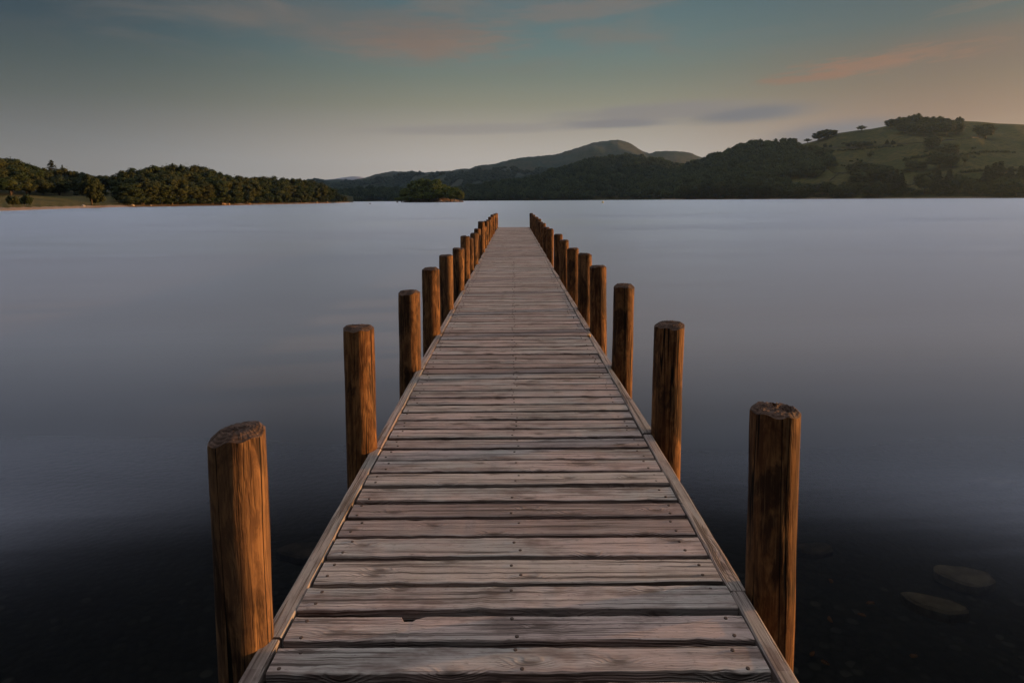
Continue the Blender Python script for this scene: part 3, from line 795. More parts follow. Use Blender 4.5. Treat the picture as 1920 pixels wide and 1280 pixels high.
# left shore: beach, meadow and wood floor
SHORE = [(-160, 120), (-60, 132), (20, 151), (120, 190), (235, 248), (330, 285), (440, 322), (560, 415), (610, 500), (640, 600), (652, 660), (664, 720)]
SH_OFF = [(-4, -.7), (0, 0.02), (2.2, .28), (5, .55), (9, .8), (16, 1.0), (40, 2.1), (80, 4.6), (130, 7.0), (220, 14.0), (420, 20.0)]
def shore_z(px, off):
    full = lerp_tab(off, [(a, b) for a, b in SH_OFF])
    return full if off <= 5 else full * lerp_tab(px, [(560, 1), (664, .45)])
def shore_pt(px, off):
    d = lerp_tab(px, SHORE) + off
    q = at(px, hz(px), d); return np.array([q[0], d, shore_z(px, off)])
def shore_strip(name, offs, mat, label, cat, px0=-160, px1=664):
    pxs = np.arange(px0, px1 + .1, 6); offs = list(offs)
    v = [tuple(shore_pt(px, o_) + np.array([0, 0, .12 * math.sin(px * .31 + o_) * (0 < o_ < 30)])) for o_ in offs for px in pxs]; n = len(pxs)
    f = [(j * n + i, j * n + i + 1, (j + 1) * n + i + 1, (j + 1) * n + i) for j in range(len(offs) - 1) for i in range(n - 1)]
    tag(mesh_obj(name, v, f, mat, smooth=True), label, cat, kind='structure')
shore_strip('pebble_beach', [-4, 0, 2.2, 5, 7], M['beach'], 'narrow brown pebble beach along the left shore', 'beach')
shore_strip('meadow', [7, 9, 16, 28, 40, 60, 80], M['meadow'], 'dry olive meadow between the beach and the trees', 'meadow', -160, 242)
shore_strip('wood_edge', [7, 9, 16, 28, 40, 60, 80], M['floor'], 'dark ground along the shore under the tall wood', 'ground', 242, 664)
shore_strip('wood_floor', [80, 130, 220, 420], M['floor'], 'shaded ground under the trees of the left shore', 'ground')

# ------------------------------------------------------------------ tree kit
def quads(cent, nrm, size, r):
    """one small leaf-spray quad per point, facing nrm"""
    n = len(cent)
    t = r.normal(size=(n, 3)); a = np.cross(nrm, t); a /= np.linalg.norm(a, axis=1, keepdims=True) + 1e-9
    b = np.cross(nrm, a); s1 = (size * r.uniform(.7, 1.3, n))[:, None]; s2 = s1 * r.uniform(.5, .9, n)[:, None]
    v = np.stack([cent - a * s1 - b * s2 * .6, cent + a * s1 * .6 - b * s2, cent + a * s1 + b * s2 * .6, cent - a * s1 * .6 + b * s2], 1).reshape(-1, 3)
    return v, np.arange(4 * n).reshape(-1, 4)
def sphere_dirs(n, r):
    d = r.normal(size=(n, 3)); return d / np.linalg.norm(d, axis=1, keepdims=True)
def lump(center, rad, r, seg=8):
    """low inner mass so that a crown is not see-through everywhere"""
    v, f = [], []
    for j in range(seg // 2 + 1):
        for i in range(seg):
            th, ph = math.pi * j / (seg // 2), 2 * math.pi * i / seg
            q = 1 + r.uniform(-.15, .15)
            v.append((center[0] + rad[0] * q * math.sin(th) * math.cos(ph), center[1] + rad[1] * q * math.sin(th) * math.sin(ph), center[2] + rad[2] * q * math.cos(th)))
    for j in range(seg // 2):
        for i in range(seg): f.append((j * seg + i, j * seg + (i + 1) % seg, (j + 1) * seg + (i + 1) % seg, (j + 1) * seg + i))
    return np.array(v), np.array(f)
def crown_arrays(seed, H=14.0, W_=5.6, z0=2.0, nl=34, leaf=.30, per=95, gaps=False):
    r = np.random.default_rng(seed); vs, fs, off = [], [], 0
    zc, hr = (z0 + H) / 2, (H - z0) / 2
    dirs = sphere_dirs(nl * 2, r); dirs = dirs[dirs[:, 2] > -.75][:nl]
    for d in dirs:
        sq = r.uniform(.62, .84)
        wz = W_ * (1.0 if d[2] > -.2 else .92)
        c_ = np.array([d[0] * wz * sq, d[1] * wz * sq, zc + d[2] * hr * sq])
        lr = r.uniform(.26, .42) * W_ * (.75 if d[2] > .6 else 1)
        n = int(per * (lr / (.34 * W_)) ** 2)
        u = sphere_dirs(n, r); u[:, 2] = np.abs(u[:, 2]) * np.where(r.random(n) < .72, 1, -1)
        p = c_ + u * lr * r.uniform(.72, 1.06, n)[:, None] * np.array([1, 1, .85])
        ok_ = p[:, 2] > z0 * .5; p = p[ok_]; u = u[ok_]
        nn = u[:len(p)] * .9 + r.normal(size=(len(p), 3)) * .30 + np.array([0, 0, .25])
        nn /= np.linalg.norm(nn, axis=1, keepdims=True)
        v, f = quads(p, nn, leaf, r); vs.append(v); fs.append(f + off); off += len(v)
        v, f = lump(c_, np.array([lr, lr, lr * .85]) * (.52 if gaps else .66), r, 6); vs.append(v); fs.append(f + off); off += len(v)
    # main mass
    v, f = lump((0, 0, zc), (W_ * .52, W_ * .52, hr * .62), r, 10); vs.append(v); fs.append(f + off); off += len(v)
    # stray sprays that break the outline
    n = 130; d = sphere_dirs(n, r); d = d[d[:, 2] > -.4]
    p = np.array([0, 0, zc]) + d * np.array([W_, W_, hr]) * r.uniform(.84, 1.0, len(d))[:, None]
    v, f = quads(p, d, leaf * .8, r); vs.append(v); fs.append(f + off)
    V_ = np.concatenate(vs); rad = np.hypot(V_[:, 0], V_[:, 1])
    V_[:, 2] *= H / np.percentile(V_[:, 2], 99.8); V_[:, :2] *= W_ / np.percentile(rad, 98.5)
    return V_, np.concatenate(fs)
def conifer_arrays(seed, H=16.0, W_=3.2, z0=1.0, open_=False):
    r = np.random.default_rng(seed); vs, fs, off = [], [], 0
    z = z0
    while z < H * .985:
        q = 1 - (z - z0) / (H - z0); rad = W_ * (q ** .85) * r.uniform(.8, 1.12) + .12
        nb = 9 if not open_ else 6
        for k in range(nb):
            a = 2 * math.pi * (k + r.random() * .8) / nb; L = rad * r.uniform(.7, 1.1)
            m_ = int(6 + L * 5); s = r.uniform(.15, 1, m_)
            up = .18 if open_ else -.28
            p = np.stack([np.cos(a) * L * s, np.sin(a) * L * s, z + up * L * s + (.25 * L * s ** 2)], 1) + r.normal(size=(m_, 3)) * .14
            nn = r.normal(size=(m_, 3)) * .5 + np.array([0, 0, 1]); nn /= np.linalg.norm(nn, axis=1, keepdims=True)
            v, f = quads(p, nn, .30, r); vs.append(v); fs.append(f + off); off += len(v)
        z += (.42 if not open_ else .95) * (0.7 + .6 * q)
    if not open_:
        for zz in np.linspace(z0, H * .8, 6):
            q = 1 - (zz - z0) / (H - z0); v, f = lump((0, 0, zz), (W_ * q * .5, W_ * q * .5, 1.7), r, 6); vs.append(v); fs.append(f + off); off += len(v)
    return np.concatenate(vs), np.concatenate(fs)
def trunk_mesh(seed, H, base=.38, limbs=5):
    r = random.Random(seed); b = MB()
    b.tube([(0, 0, -1.2), (0, 0, .15), (.08, .05, H * .25), (-.06, .08, H * .5), (0, 0, H * .72)], [base * 1.25, base * 1.1, base * .8, base * .5, base * .2], 8)
    for k in range(limbs):
        a = 2 * math.pi * k / limbs + r.random(); z = H * r.uniform(.22, .45); L = H * r.uniform(.22, .32)
        b.tube([(0, 0, z), (math.cos(a) * L * .5, math.sin(a) * L * .5, z + L * .45), (math.cos(a) * L, math.sin(a) * L, z + L * .8)], [base * .45, base * .28, base * .1], 6)
    o = b.build('trunk', M['bark']); me = o.data; bpy.data.objects.remove(o); return me
def mesh_only(name, arr, mat):
    o = mesh_obj(name, arr[0], arr[1], mat, link=False); me = o.data; bpy.data.objects.remove(o); return me
KIT = {}
KIT['round'] = [(mesh_only('crown', crown_arrays(10 + s, 14, 5.8, 2.2, 36, gaps=(s % 2 == 0)), M['leaf']), trunk_mesh(10 + s, 14), 14.0, 5.8) for s in range(5)]
KIT['skirt'] = [(mesh_only('crown', crown_arrays(30 + s, 14, 5.4, .2, 46), M['leaf']), trunk_mesh(30 + s, 14), 14.0, 5.4) for s in range(5)]
KIT['isle'] = [(mesh_only('crown', crown_arrays(90 + s, 14, 5.4, .2, 46), M['isle_leaf']), trunk_mesh(90 + s, 14), 14.0, 5.4) for s in range(4)]
KIT['bush'] = [(mesh_only('crown', crown_arrays(50 + s, 5, 3.2, .1, 20, .24, 80), M['leaf']), trunk_mesh(50 + s, 5, .12, 4), 5.0, 3.2) for s in range(2)]
KIT['conifer'] = [(mesh_only('crown', conifer_arrays(60 + s), M['needle']), trunk_mesh(60 + s, 16, .25, 0), 16.0, 3.2) for s in range(3)]
KIT['pine'] = [(mesh_only('crown', conifer_arrays(70 + s, 16, 3.6, 5.0, True), M['needle']), trunk_mesh(70 + s, 17.5, .22, 4), 16.0, 3.6) for s in range(2)]
KIT['sparse'] = [(mesh_only('crown', crown_arrays(80 + s, 14, 5.2, 2.5, 18, .26, 45, True), M['leaf']), trunk_mesh(80 + s, 14), 14.0, 5.2) for s in range(2)]
TREE_NAME = {'round': 'broadleaf_tree', 'skirt': 'broadleaf_tree', 'isle': 'broadleaf_tree', 'bush': 'bush', 'conifer': 'conifer_tree', 'pine': 'pine_tree', 'sparse': 'broadleaf_tree'}
TREE_CAT = {'bush': 'bush'}
NT_ = [0]
def tree(kind, pos, height, width, label, group=None):
    r = random.Random(NT_[0] * 13 + 5); NT_[0] += 1
    crown_me, trunk_me, H0, W0 = KIT[kind][r.randrange(len(KIT[kind]))]
    sx = width / (2 * W0)
    root = empty(TREE_NAME[kind], tuple(pos), r.uniform(0, 6.28), (sx, sx * r.uniform(.92, 1.08), height / H0))
    for nm, me in (('crown', crown_me), ('trunk', trunk_me)):
        c_ = bpy.data.objects.new(nm, me); COL.objects.link(c_); c_.parent = root
    tag(root, label, TREE_CAT.get(kind, 'tree'), group)
    return root
def px_m(px_len, depth): return px_len * depth / FPX
def top_height(pos, px, py_top):
    return at(px, py_top, pos[1])[2] - pos[2]

# left wood ---------------------------------------------------------
LSKY = [(-60, 285), (0, 289), (21, 293.6), (39, 306), (57, 304), (72, 309), (85, 315), (101, 316), (120, 314), (149, 316.6), (159, 327), (190, 327), (227, 327), (234, 323.7), (244, 315), (269, 313), (294, 313), (308, 307), (336, 309), (354, 308), (382, 311), (407, 318.4), (425, 324), (439, 329), (471, 330), (495, 331), (517, 328), (545, 332.6), (581, 336), (602, 341.5), (623, 350), (637, 359), (648, 371)]
G1 = 'trees of the wood on the left shore'
rw = random.Random(21)
def wood_row(px0, px1, off, drop, stepm, kind, label, wmul=1.0):
    px = px0
    while px < px1:
        o_ = off * lerp_tab(px, [(560, 1), (650, .5)]) + rw.uniform(-2.5, 2.5)
        p = shore_pt(px, max(o_, 3)); d = p[1]
        ytop = lerp_tab(px, LSKY) + drop * rw.uniform(.55, 1.35) + (rw.uniform(-1.2, 1.5) if drop < 4 else 0)
        h = top_height(p, px, ytop)
        w = rw.uniform(12, 17) * wmul
        w = min(w, h * 1.25)
        if h > 3: tree(kind, p, h, w, label(px), G1)
        px += stepm * rw.uniform(.75, 1.25) * FPX / d
lab = lambda row: (lambda px: f'dark green tree {row} of the ' + ('tall domed wood' if px < 425 else 'lower tapering wood') + ' on the left shore')
wood_row(240, 425, 44, 1, 5.0, 'skirt', lab('in the hindmost row'))
wood_row(425, 600, 40, 1, 5.0, 'skirt', lab('in the hindmost row'))
wood_row(238, 600, 26, 13, 6.0, 'skirt', lab('in the middle row'))
wood_row(240, 646, 8, 30, 6.0, 'skirt', lab('in the waterside row'), 1.05)
px = 240
while px < 655:
    p = shore_pt(px, rw.uniform(3.0, 5.0)); tree('bush', p, rw.uniform(3.2, 5.5), rw.uniform(6.5, 9.5), 'low leafy bush overhanging the bank under the wood on the left shore', 'bushes under the wood on the left shore')
    px += rw.uniform(4.5, 7) * FPX / p[1]
wood_row(596, 648, 12, 2, 6.0, 'skirt', lab('at the tip'), .9)
# trees behind the meadow
def back_row(px0, px1, off, drop, label, kind='skirt'):
    px = px0
    while px < px1:
        p = shore_pt(px, off + rw.uniform(-5, 5)); h = top_height(p, px, lerp_tab(px, LSKY) + drop * rw.uniform(.5, 1.4))
        tree(kind, p, h, min(rw.uniform(11, 16), h * 1.3), label, 'trees behind the left meadow')
        px += 6.5 * rw.uniform(.8, 1.2) * FPX / p[1]
back_row(-50, 240, 118, 1, 'dark crowned tree on the skyline behind the left meadow')
back_row(-50, 238, 96, 20, 'dark bushy tree in the middle of the belt behind the left meadow', 'skirt')
back_row(-50, 236, 84, 38, 'low leafy tree along the edge of the left meadow', 'skirt')
p = shore_pt(101, 120); tree('pine', p, top_height(p, 101, 300), 9.5, 'dark spiky pine standing above the rounded trees behind the meadow')
p = shore_pt(121, 128); tree('pine', p, top_height(p, 121, 309), 4.0, 'small thin pine tip beside the spiky pine on the left skyline')
p = shore_pt(172, 12); tree('skirt', p, top_height(p, 172, 327), px_m(42, p[1]), 'tall ragged tree standing alone on the beach in front of the meadow')
p = shore_pt(184, 10); tree('bush', p, top_height(p, 184, 362), px_m(26, p[1]), 'dark bush at the foot of the lone beach tree')
for px, yt, w, lb in ((24, 366, 22, 'olive bush at the left end of the beach, lower of the pair'), (47, 364, 26, 'rounded olive bush on the beach edge below the meadow')):
    p = shore_pt(px, 9); tree('bush', p, top_height(p, px, yt), px_m(w, p[1]), lb)

def rock(name, pos, sx, sy, sz, label, mat='rock', seed=0, group=None):
    r = random.Random(seed); v, f = lump((0, 0, 0), (1, 1, 1), np.random.default_rng(seed), 9)
    v = v * np.array([sx, sy, sz]); f = [tuple(q) for q in f]
    o = mesh_obj(name, [tuple(q) for q in v], f, M[mat]); o.location = tuple(pos); o.rotation_euler = (0, 0, r.uniform(0, 3))
    tag(o, label, 'rock', group); return o
for i, (px, off, s, lb, mt) in enumerate([(156, 5, .7, 'small white boulder on the beach beside the lone tree', 'pale_rock'), (248, 3, .9, 'pale boulder on the beach where the tall wood begins', 'pale_rock'),
        (281, 2, .7, 'pale stone on the shore under the tall wood', 'pale_rock'), (418, 2, 1.6, 'brown rock at the waterline under the end of the tall wood', 'rock'), (427, 1.5, 1.3, 'orange brown rock standing in the water below the wood', 'rock'),
        (467, 2, 1.2, 'flat tan rock at the foot of the lower wood', 'rock'), (592, 2, 1.8, 'reddish rock at the waterline near the wooded point', 'rock'), (612, 2, 1.5, 'tan rock under the trees of the wooded point', 'rock'), (651, 0, 1.2, 'small dark rock in the water off the wooded point', 'rock')]):
    p = shore_pt(px, off); rock('shore_rock', p + np.array([0, 0, .1]), s, s * .8, s * .6, lb, mt, i)

# island -------------------------------------------------------------
IZ = 560.0
def ipt(px, off=0.0): q = at(px, hz(px), IZ + off); return np.array([q[0], IZ + off, 0.0])
iv, if_ = [], []
ic = ipt(808, 14); nr_, ns_ = 6, 40
for j in range(nr_ + 1):
    q = 1 - j / nr_
    for i in range(ns_):
        a = 2 * math.pi * i / ns_; w = 1 + .07 * math.sin(3 * a + 1) + .05 * math.sin(5 * a)
        iv.append((29.5 * q * w * math.cos(a), 17 * q * w * math.sin(a), -1.0 + 5.5 * (1 - q ** 2.0) + (.4 * math.sin(a * 9) if 0 < j < 4 else 0)))
for j in range(nr_):
    for i in range(ns_): if_.append((j * ns_ + i, j * ns_ + (i + 1) % ns_, (j + 1) * ns_ + (i + 1) % ns_, (j + 1) * ns_ + i))
o = mesh_obj('island', iv, if_, M['rock'], smooth=True); o.location = tuple(ic); tag(o, 'low rocky mound under the island trees', 'island', kind='structure')
ISKY = [(743, 378), (747, 372), (757, 357), (767, 347), (778, 336.5), (793, 334), (809, 335), (825, 336), (835, 345), (851, 350), (864, 356), (870, 367)]
isl = [(776, 20, 1, 11, 'domed tree at the back of the island over its left shoulder'), (789, 22, 0, 13, 'tallest tree of the island, round crowned at its back'), (803, 24, 1, 12, 'back tree in the centre of the island beside the tallest'), (819, 22, 0, 12, 'back tree on the right crest of the island'), (832, 20, 3, 11, 'back tree on the falling right shoulder of the island'),
       (763, 12, 2, 12, 'tree on the rising left flank of the island'), (782, 10, 10, 12, 'olive tree mid island below the tallest crown'), (799, 10, 14, 12, 'broad olive tree in the middle of the island'), (816, 10, 9, 12, 'rounded tree mid island above the rocks'), (838, 12, 4, 12, 'olive tree on the right flank of the island'), (852, 12, 1, 11, 'low round tree near the right end of the island'),
       (753, 3, 6, 11, 'bright green tree leaning over the water at the left tip of the island'), (768, 2, 20, 11, 'low tree at the front of the island near its left tip'), (786, 1, 26, 10, 'low front tree at the waterline in mid island'), (804, 1, 26, 11, 'low front tree beside the tan rocks of the island'), (822, 4, 20, 10, 'front tree just above the tan rocks of the island'), (845, 5, 10, 10, 'front tree above the right hand rocks of the island'), (862, 6, 2, 8, 'last small tree at the right tip of the island')]
for px, off, dr, w, lb in isl:
    p = ipt(px, off); p[2] = 1.0 + .10 * off if off > 8 else .6
    tree('isle', p, top_height(p, px, lerp_tab(px, ISKY) + dr), w * 1.15, lb, 'trees on the small island')
for i, (px, s, lb) in enumerate([(827, 2.6, 'tan rock ledge at the waterline of the island, largest'), (838, 2.0, 'tan rock beside the largest ledge of the island'), (853, 2.4, 'orange rock near the right end of the island'), (865, 1.7, 'small rock at the right tip of the island'), (788, 1.0, 'small tan rock in the middle of the island shore'), (745, 1.0, 'flat rock at the left tip of the island')]):
    rock('island_rock', ipt(px, -1.5) + np.array([0, 0, .3]), s, s * .7, s * .62, lb, 'rock', 40 + i)
rock('lake_rock', on_z(694, 382.2, 0.0), 1.0, .6, .35, 'tiny rock breaking the water between the point and the island', 'rock', 61)
bo = MB(); bo.tube([(0, 0, -.5), (0, 0, 0), (0, 0, .55), (0, 0, .8)], [.30, .55, .50, .15], 12); bo.tube([(0, 0, .8), (0, 0, 1.5)], [.06, .05], 6)
o = bo.build('buoy', M['buoy'], smooth=True); o.location = tuple(on_z(1130, 380.6, 0)); tag(o, 'tiny pale yellow buoy floating below the wooded hill', 'buoy')

# far woods as masses -------------------------------------------------
def wood_mass(name, pts, label, seed, leaf=.62, per=26, hmul=1.0, mat='far_leaf'):
    """many small-leaved crowns in one mesh: nobody could count them"""
    r = np.random.default_rng(seed); kit = []
    for s in range(6):
        kit.append(crown_arrays(seed + 200 + s, 13, 6.6, .6, 16, leaf, per))
    vs, fs, off, tn = [], [], 0, []
    for p in pts:
        v, f = kit[r.integers(6)]; a = r.uniform(0, 6.28); ca, sa = math.cos(a), math.sin(a); s = r.uniform(.7, 1.35); sz = s * r.uniform(.85, 1.25) * hmul
        w = np.stack([(v[:, 0] * ca - v[:, 1] * sa) * s + p[0], (v[:, 0] * sa + v[:, 1] * ca) * s + p[1], v[:, 2] * sz + p[2] - 1.0], 1)
        vs.append(w); fs.append(f + off); off += len(w); tn.append(np.full(len(f), r.random() ** 1.4))
    o = mesh_obj(name, np.concatenate(vs), np.concatenate(fs), M[mat])
    o.data.attributes.new('tone', 'FLOAT', 'FACE').data.foreach_set('value', np.concatenate(tn).astype(np.float32))
    tag(o, label, 'wood', kind='stuff'); return o
def scatter(hname, px0, px1, n, seed, accept=None, t0=0.02, mind=7.5):
    r = np.random.default_rng(seed); out = []; cells = {}
    tries = 0
    while len(out) < n and tries < n * 30:
        tries += 1
        px, t_ = r.uniform(px0, px1), r.uniform(t0, 1.02)
        p = hill_pt(hname, px, t_)
        if accept and not accept(px, t_, p): continue
        c_ = (int(p[0] // mind), int(p[1] // mind))
        if c_ in cells: continue
        cells[c_] = 1; out.append(p)
    return out
pts = scatter('wooded_hill', 840, 1335, 2100, 1, mind=9.0)
wood_mass('hillside_wood', pts, 'dense dark green wood covering the rounded hill below the mountain', 1)
pts = scatter('wooded_hill', 604, 840, 330, 2, mind=8.0)
wood_mass('far_shore_wood', pts, 'low blue green wood along the far shore behind the island', 2)
def in_right_wood(px, t_, p):
    y = proj(p)[1]
    e = lerp_tab(y, [(262, 1468), (272, 1480), (285, 1500), (295, 1545), (310, 1552), (325, 1535), (333, 1528), (338, 1440), (345, 1400), (352, 1480), (370, 1500)])
    return px < e + 7 * math.sin(y * .9 + px * .13)
pts = scatter('pasture_hill', 1266, 1560, 1500, 3, in_right_wood, t0=.03, mind=9.0)
wood_mass('slope_wood', pts, 'dark wood climbing the left side of the pasture hill', 3)

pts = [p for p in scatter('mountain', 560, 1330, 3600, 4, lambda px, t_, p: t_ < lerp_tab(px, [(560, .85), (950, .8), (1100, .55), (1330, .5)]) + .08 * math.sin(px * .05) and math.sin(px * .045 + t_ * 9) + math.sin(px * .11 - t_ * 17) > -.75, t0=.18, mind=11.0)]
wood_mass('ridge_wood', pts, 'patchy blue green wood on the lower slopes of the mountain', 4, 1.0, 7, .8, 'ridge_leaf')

# single trees of the pasture hill -------------------------------------
def htree(kind, px, py, w, h, label, group=None):
    p = hill_at('pasture_hill', px, py); k_ = 1.35 if kind == 'conifer' else 1.05
    tree(kind, p - np.array([0, 0, .4]), px_m(h * 1.0, p[1]), px_m(w * k_, p[1]), label, group)
CL = 'trees of the hilltop clump'
front = [(1690, 250, 26, 20, 'left end'), (1708, 253, 28, 24, 'left middle'), (1727, 254, 28, 26, 'middle'), (1747, 254, 28, 26, 'right middle'), (1768, 254, 28, 26, 'right'), (1786, 252, 26, 24, 'right end')]
for px, py, w, h, q in front: htree('skirt', px, py, w, h, f'dark tree at the {q} of the front of the hilltop clump', CL)
ridge = [(1664, 241, 20, 18, 'leftmost, airy tree of the hilltop clump'), (1682, 241, 22, 22, 'skyline tree beside the airy left tree of the hilltop clump'), (1697, 242, 20, 24, 'skyline tree just left of the highest crown of the hilltop clump'), (1711, 242, 24, 29, 'highest crown of the hilltop clump'), (1728, 243, 22, 24, 'skyline tree just right of the highest crown of the hilltop clump'), (1744, 244, 24, 25, 'skyline tree in the middle of the hilltop clump'), (1757, 244, 20, 26, 'second highest crown of the hilltop clump'), (1772, 244, 22, 22, 'skyline tree between the second highest crown and the right end tree'), (1791, 243, 15, 24, 'upright tree at the right end of the hilltop clump')]
for px, py, w, h, lb in ridge: htree('skirt', px, py, w, h, lb, CL)
lone = [('skirt', 1530, 263, 20, 16, 'left tree of the domed group on the skyline ridge'), ('skirt', 1542, 262, 24, 19, 'middle tree of the domed group on the skyline ridge'), ('skirt', 1556, 257, 20, 14, 'right tree of the domed group on the skyline ridge'), ('sparse', 1511, 267, 16, 8, 'low airy tree left of the domed group on the ridge'),
        ('skirt', 1481, 273, 20, 15, 'round lone tree on the skyline above the slope wood'), ('sparse', 1610, 247, 18, 12, 'airy lone tree on the bare ridge between the domed group and the clump'),
        ('bush', 1586, 276, 10, 9, 'small bush at the left end of the hedge row on the field'), ('bush', 1598, 276, 15, 12, 'bush second along the hedge row on the field'), ('bush', 1607, 277, 15, 12, 'bush in the middle of the hedge row on the field'), ('bush', 1619, 274, 13, 10, 'bush fourth along the hedge row on the field'), ('bush', 1628, 273.5, 12, 9, 'bush at the right end of the hedge row on the field'),
        ('conifer', 1659, 271, 8, 9, 'dark upright little tree, left of the pair on the field'), ('conifer', 1669, 271, 7, 8, 'dark upright little tree, right of the pair on the field'),
        ('skirt', 1743, 279, 31, 25, 'large round tree alone in the field below the clump'), ('skirt', 1772, 298, 38, 30, 'large dark tree below the round field tree, upper of the stack'), ('skirt', 1758, 316, 42, 32, 'large dark tree at the lower end of the stack of field trees'), ('skirt', 1780, 314, 28, 28, 'dark tree on the right side of the stack of field trees'),
        ('skirt', 1842, 260, 32, 28, 'big tree right of the hilltop clump on the ridge shoulder'), ('sparse', 1827, 256, 24, 22, 'thin tree beside the big tree on the ridge shoulder'),
        ('sparse', 1629, 298, 14, 16, 'thin bare looking tree in the middle of the field'), ('sparse', 1563, 318, 14, 16, 'thin tree above the field wall beside the slope wood'), ('bush', 1716, 318, 38, 18, 'wide dark bush in the lower field'), ('bush', 1697, 322, 20, 9, 'low bush left of the wide dark bush'), ('sparse', 1806, 311, 13, 22, 'thin tree in the pasture right of the stacked trees'),
        ('skirt', 1498, 292, 26, 20, 'tree at the upper edge of the slope wood below the lone skyline tree'), ('skirt', 1520, 290, 26, 18, 'tree at the top right of the slope wood'), ('skirt', 1540, 300, 30, 24, 'dark tree on the right edge of the slope wood'), ('bush', 1544, 277, 8, 9, 'little upright bush on the field above the slope wood'), ('bush', 1554, 277, 6, 6, 'tiny bush right of the little upright bush'),
        ('skirt', 1606, 336, 38, 34, 'round topped tree at the left of the lower field group'), ('skirt', 1628, 338, 40, 33, 'tree in the middle of the lower field group'), ('skirt', 1650, 346, 42, 38, 'tree at the right of the lower field group'), ('skirt', 1615, 350, 44, 32, 'tree at the front of the lower field group'),
        ('conifer', 1668, 362, 22, 42, 'tall conifer left of the trio beside the lower field group'), ('conifer', 1679, 363, 22, 46, 'tallest conifer of the trio beside the lower field group'), ('conifer', 1689, 364, 20, 42, 'conifer right of the trio beside the lower field group'),
        ('skirt', 1733, 362, 36, 40, 'ragged tree on the shore field left of the dark shore conifers'), ('conifer', 1757, 361, 26, 42, 'dark shore conifer beside the ragged tree'), ('conifer', 1778, 362, 28, 45, 'dark shore conifer, taller one of the middle pair'), ('skirt', 1798, 362, 30, 36, 'dark leafy tree right of the taller shore conifer'), ('skirt', 1822, 362, 34, 30, 'broad low tree in the gap before the conifer group'),
        ('conifer', 1848, 361, 26, 50, 'conifer at the left of the tall group by the shore'), ('conifer', 1862, 360, 28, 55, 'conifer second in the tall group by the shore'), ('conifer', 1873, 360, 28, 58, 'tallest conifer of the group by the shore'), ('conifer', 1892, 361, 28, 48, 'conifer at the right of the tall group by the shore'), ('conifer', 1912, 361, 28, 50, 'last conifer of the tall shore group at the picture edge'), ('skirt', 1878, 367, 40, 36, 'rounded tree in front of the tall shore conifers'), ('skirt', 1842, 366, 30, 24, 'rounded low tree at the foot of the tall shore conifers'), ('skirt', 1905, 368, 40, 34, 'rounded tree at the right end of the far shore')]
for a in lone: htree(*a)
rs = random.Random(9)
px = 1282
while px < 1702:
    p = hill_pt('pasture_hill', px, .015 + rs.uniform(0, .05)); p[2] = max(p[2], .2)
    ytop = lerp_tab(px, [(1282, 345), (1330, 340), (1390, 338), (1440, 344), (1500, 346), (1560, 342), (1600, 340), (1700, 345)]) + rs.uniform(-3, 8)
    tree('skirt', p, max(6, top_height(p, px, ytop)), px_m(rs.uniform(20, 32), p[1]), 'rounded dark tree in the row along the shore below the pasture hill', 'trees along the far right shore')
    px += rs.uniform(9, 14)
for k, px in enumerate((1712, 1722, 1826, 1834, 1760)):
    p = hill_pt('pasture_hill', px, .03); tree('bush', p, px_m(rs.uniform(8, 12), p[1]), px_m(rs.uniform(14, 20), p[1]), 'low bush on the pale shore below the conifers', 'bushes along the far right shore')

rq = random.Random(77)
for k in range(34):
    px = rq.uniform(1575, 1895); py = rq.uniform(262, 350)
    if lerp_tab(px, RH) > py - 14: continue
    htree('bush', px, py, rq.uniform(4, 9), rq.uniform(3, 6.5), 'small dark thorn bush dotted on the open pasture hillside', 'thorn bushes on the pasture hill')
def hedge(pts, hgt, label, seed):
    r = np.random.default_rng(seed); vs, fs, off = [], [], 0
    P_ = []
    for a, b in zip(pts[:-1], pts[1:]):
        L_ = np.hypot(b[0] - a[0], b[1] - a[1])
        for s_ in np.arange(0, 1, 2.2 / L_): P_.append(hill_at('pasture_hill', a[0] + (b[0] - a[0]) * s_, a[1] + (b[1] - a[1]) * s_ + .5 * math.sin(s_ * 17 + seed)))
    for p in P_:
        if r.random() < .12: continue
        h_ = hgt * r.uniform(.5, 1.25); c_ = p + np.array([r.normal() * .4, r.normal() * .4, h_ * .45]); n = 70
        u = sphere_dirs(n, r); q = c_ + u * np.array([h_ * .62, h_ * .5, h_ * .55]) * r.uniform(.75, 1.05, n)[:, None]
        v, f = quads(q, u, .34, r); vs.append(v); fs.append(f + off); off += len(v)
        v, f = lump(c_, (h_ * .42, h_ * .36, h_ * .42), r, 6); vs.append(v); fs.append(f + off); off += len(v)
    tag(mesh_obj('hedge', np.concatenate(vs), np.concatenate(fs), M['leaf']), label, 'hedge')
hedge([(1556, 284), (1610, 281), (1690, 274)], 3.2, 'gappy hedge crossing the upper pasture just below the long stone wall', 1)
hedge([(1690, 301), (1722, 296), (1742, 292)], 4.0, 'short thick hedge in the mid pasture left of the stacked field trees', 2)
hedge([(1795, 292), (1842, 286), (1899, 287)], 3.6, 'hedge running to the right across the pasture beside the stacked field trees', 3)
hedge([(1575, 312), (1620, 309), (1668, 315)], 3.0, 'low hedge above the lower field group of trees', 4)
hedge([(1800, 325), (1850, 320), (1905, 322)], 4.2, 'thick hedge above the shore conifers on the pasture', 5)
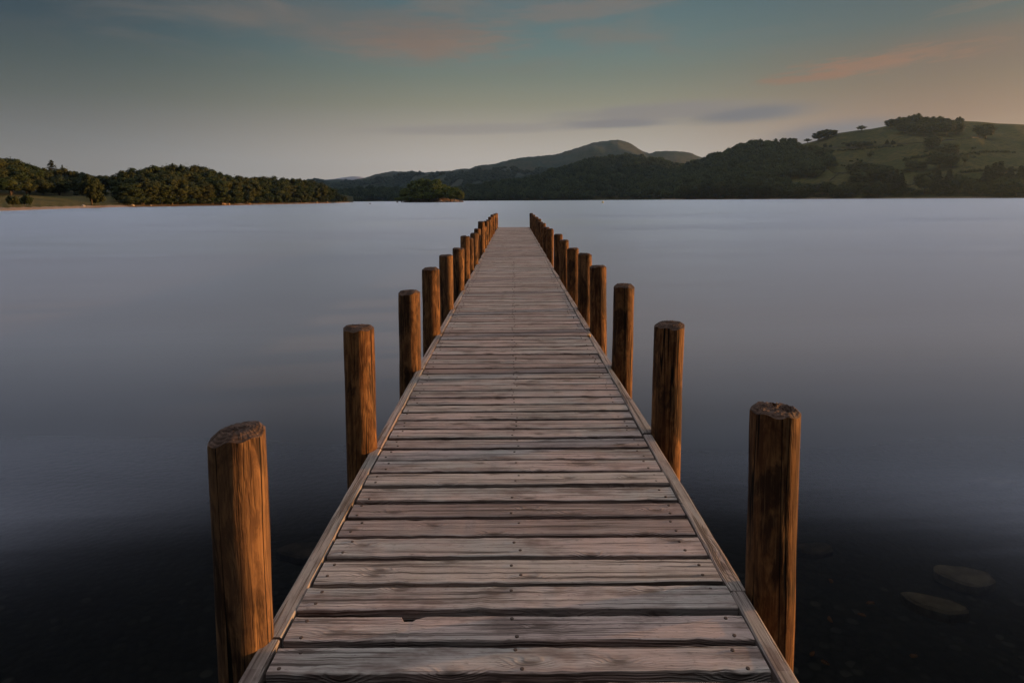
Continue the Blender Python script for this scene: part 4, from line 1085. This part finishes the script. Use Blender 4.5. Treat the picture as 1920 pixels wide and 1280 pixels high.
# dry stone walls
def field_wall(ptsxy, label, hgt=1.6, w=.9):
    P_ = []
    for (a, b) in zip(ptsxy[:-1], ptsxy[1:]):
        for s in np.linspace(0, 1, 8, endpoint=False): P_.append(hill_at('pasture_hill', a[0] + (b[0] - a[0]) * s, a[1] + (b[1] - a[1]) * s))
    P_.append(hill_at('pasture_hill', *ptsxy[-1])); v, f = [], []
    for i, p in enumerate(P_):
        h_ = hgt * (1 + .15 * math.sin(i * 2.1)); v += [(p[0], p[1] - w / 2, p[2] - 2), (p[0], p[1] + w / 2, p[2] - 2), (p[0], p[1] + w * .35, p[2] + h_), (p[0], p[1] - w * .35, p[2] + h_)]
    for i in range(len(P_) - 1):
        for k in range(4): f.append((i * 4 + k, i * 4 + (k + 1) % 4, i * 4 + 4 + (k + 1) % 4, i * 4 + 4 + k))
    f += [(3, 2, 1, 0), tuple(len(v) - 4 + k for k in range(4))]
    tag(mesh_obj('field_wall', v, f, M['wall']), label, 'wall')
field_wall([(1543, 277), (1600, 278), (1660, 272), (1725, 268), (1830, 258)], 'long grey stone wall crossing the upper pasture')
field_wall([(1549, 317), (1562, 325), (1592, 326)], 'short stone wall in the field beside the slope wood')
field_wall([(1820, 283), (1806, 297), (1800, 312)], 'stone wall running down the pasture by the thin tree')
field_wall([(1570, 327), (1553, 341)], 'little stone wall dropping toward the shore trees')
field_wall([(1690, 352), (1716, 346)], 'low stone wall behind the shore bushes')

# far right shore strip
pxs = np.arange(1240, 2300, 10); v = []
for off, z in ((-5, -.8), (0, .05), (5, .7), (11, 1.6)):
    for px in pxs:
        q = at(px, hz(px), lerp_tab(px, [(1240, 1100), (1262, 1085), (1500, 900), (1900, 705), (2300, 620)]) - 4 + off); v.append((q[0], q[1], z))
n = len(pxs); f = [(j * n + i, j * n + i + 1, (j + 1) * n + i + 1, (j + 1) * n + i) for j in range(3) for i in range(n - 1)]
tag(mesh_obj('far_beach', v, f, M['beach'], smooth=True), 'thin brown shoreline below the pasture hill', 'beach', kind='structure')

# ------------------------------------------------------------------ haze
m = bpy.data.materials.new('haze'); m.use_nodes = True; m.node_tree.nodes.clear()
t = NT(m.node_tree); out = t.n('ShaderNodeOutputMaterial'); pv = t.n('ShaderNodeVolumePrincipled')
pv.inputs['Color'].default_value = (0.42, 0.68, 1.0, 1)
pv.inputs['Density'].default_value = 0.000056
pv.inputs['Anisotropy'].default_value = 0.65
t.link(pv.outputs[0], out.inputs['Volume'])
hb = MB(); hb.box(-2700, 2650, -90, 6900, -6, 420)
tag(hb.build('haze', m), 'thin bluish evening haze over the lake', 'haze', kind='stuff')
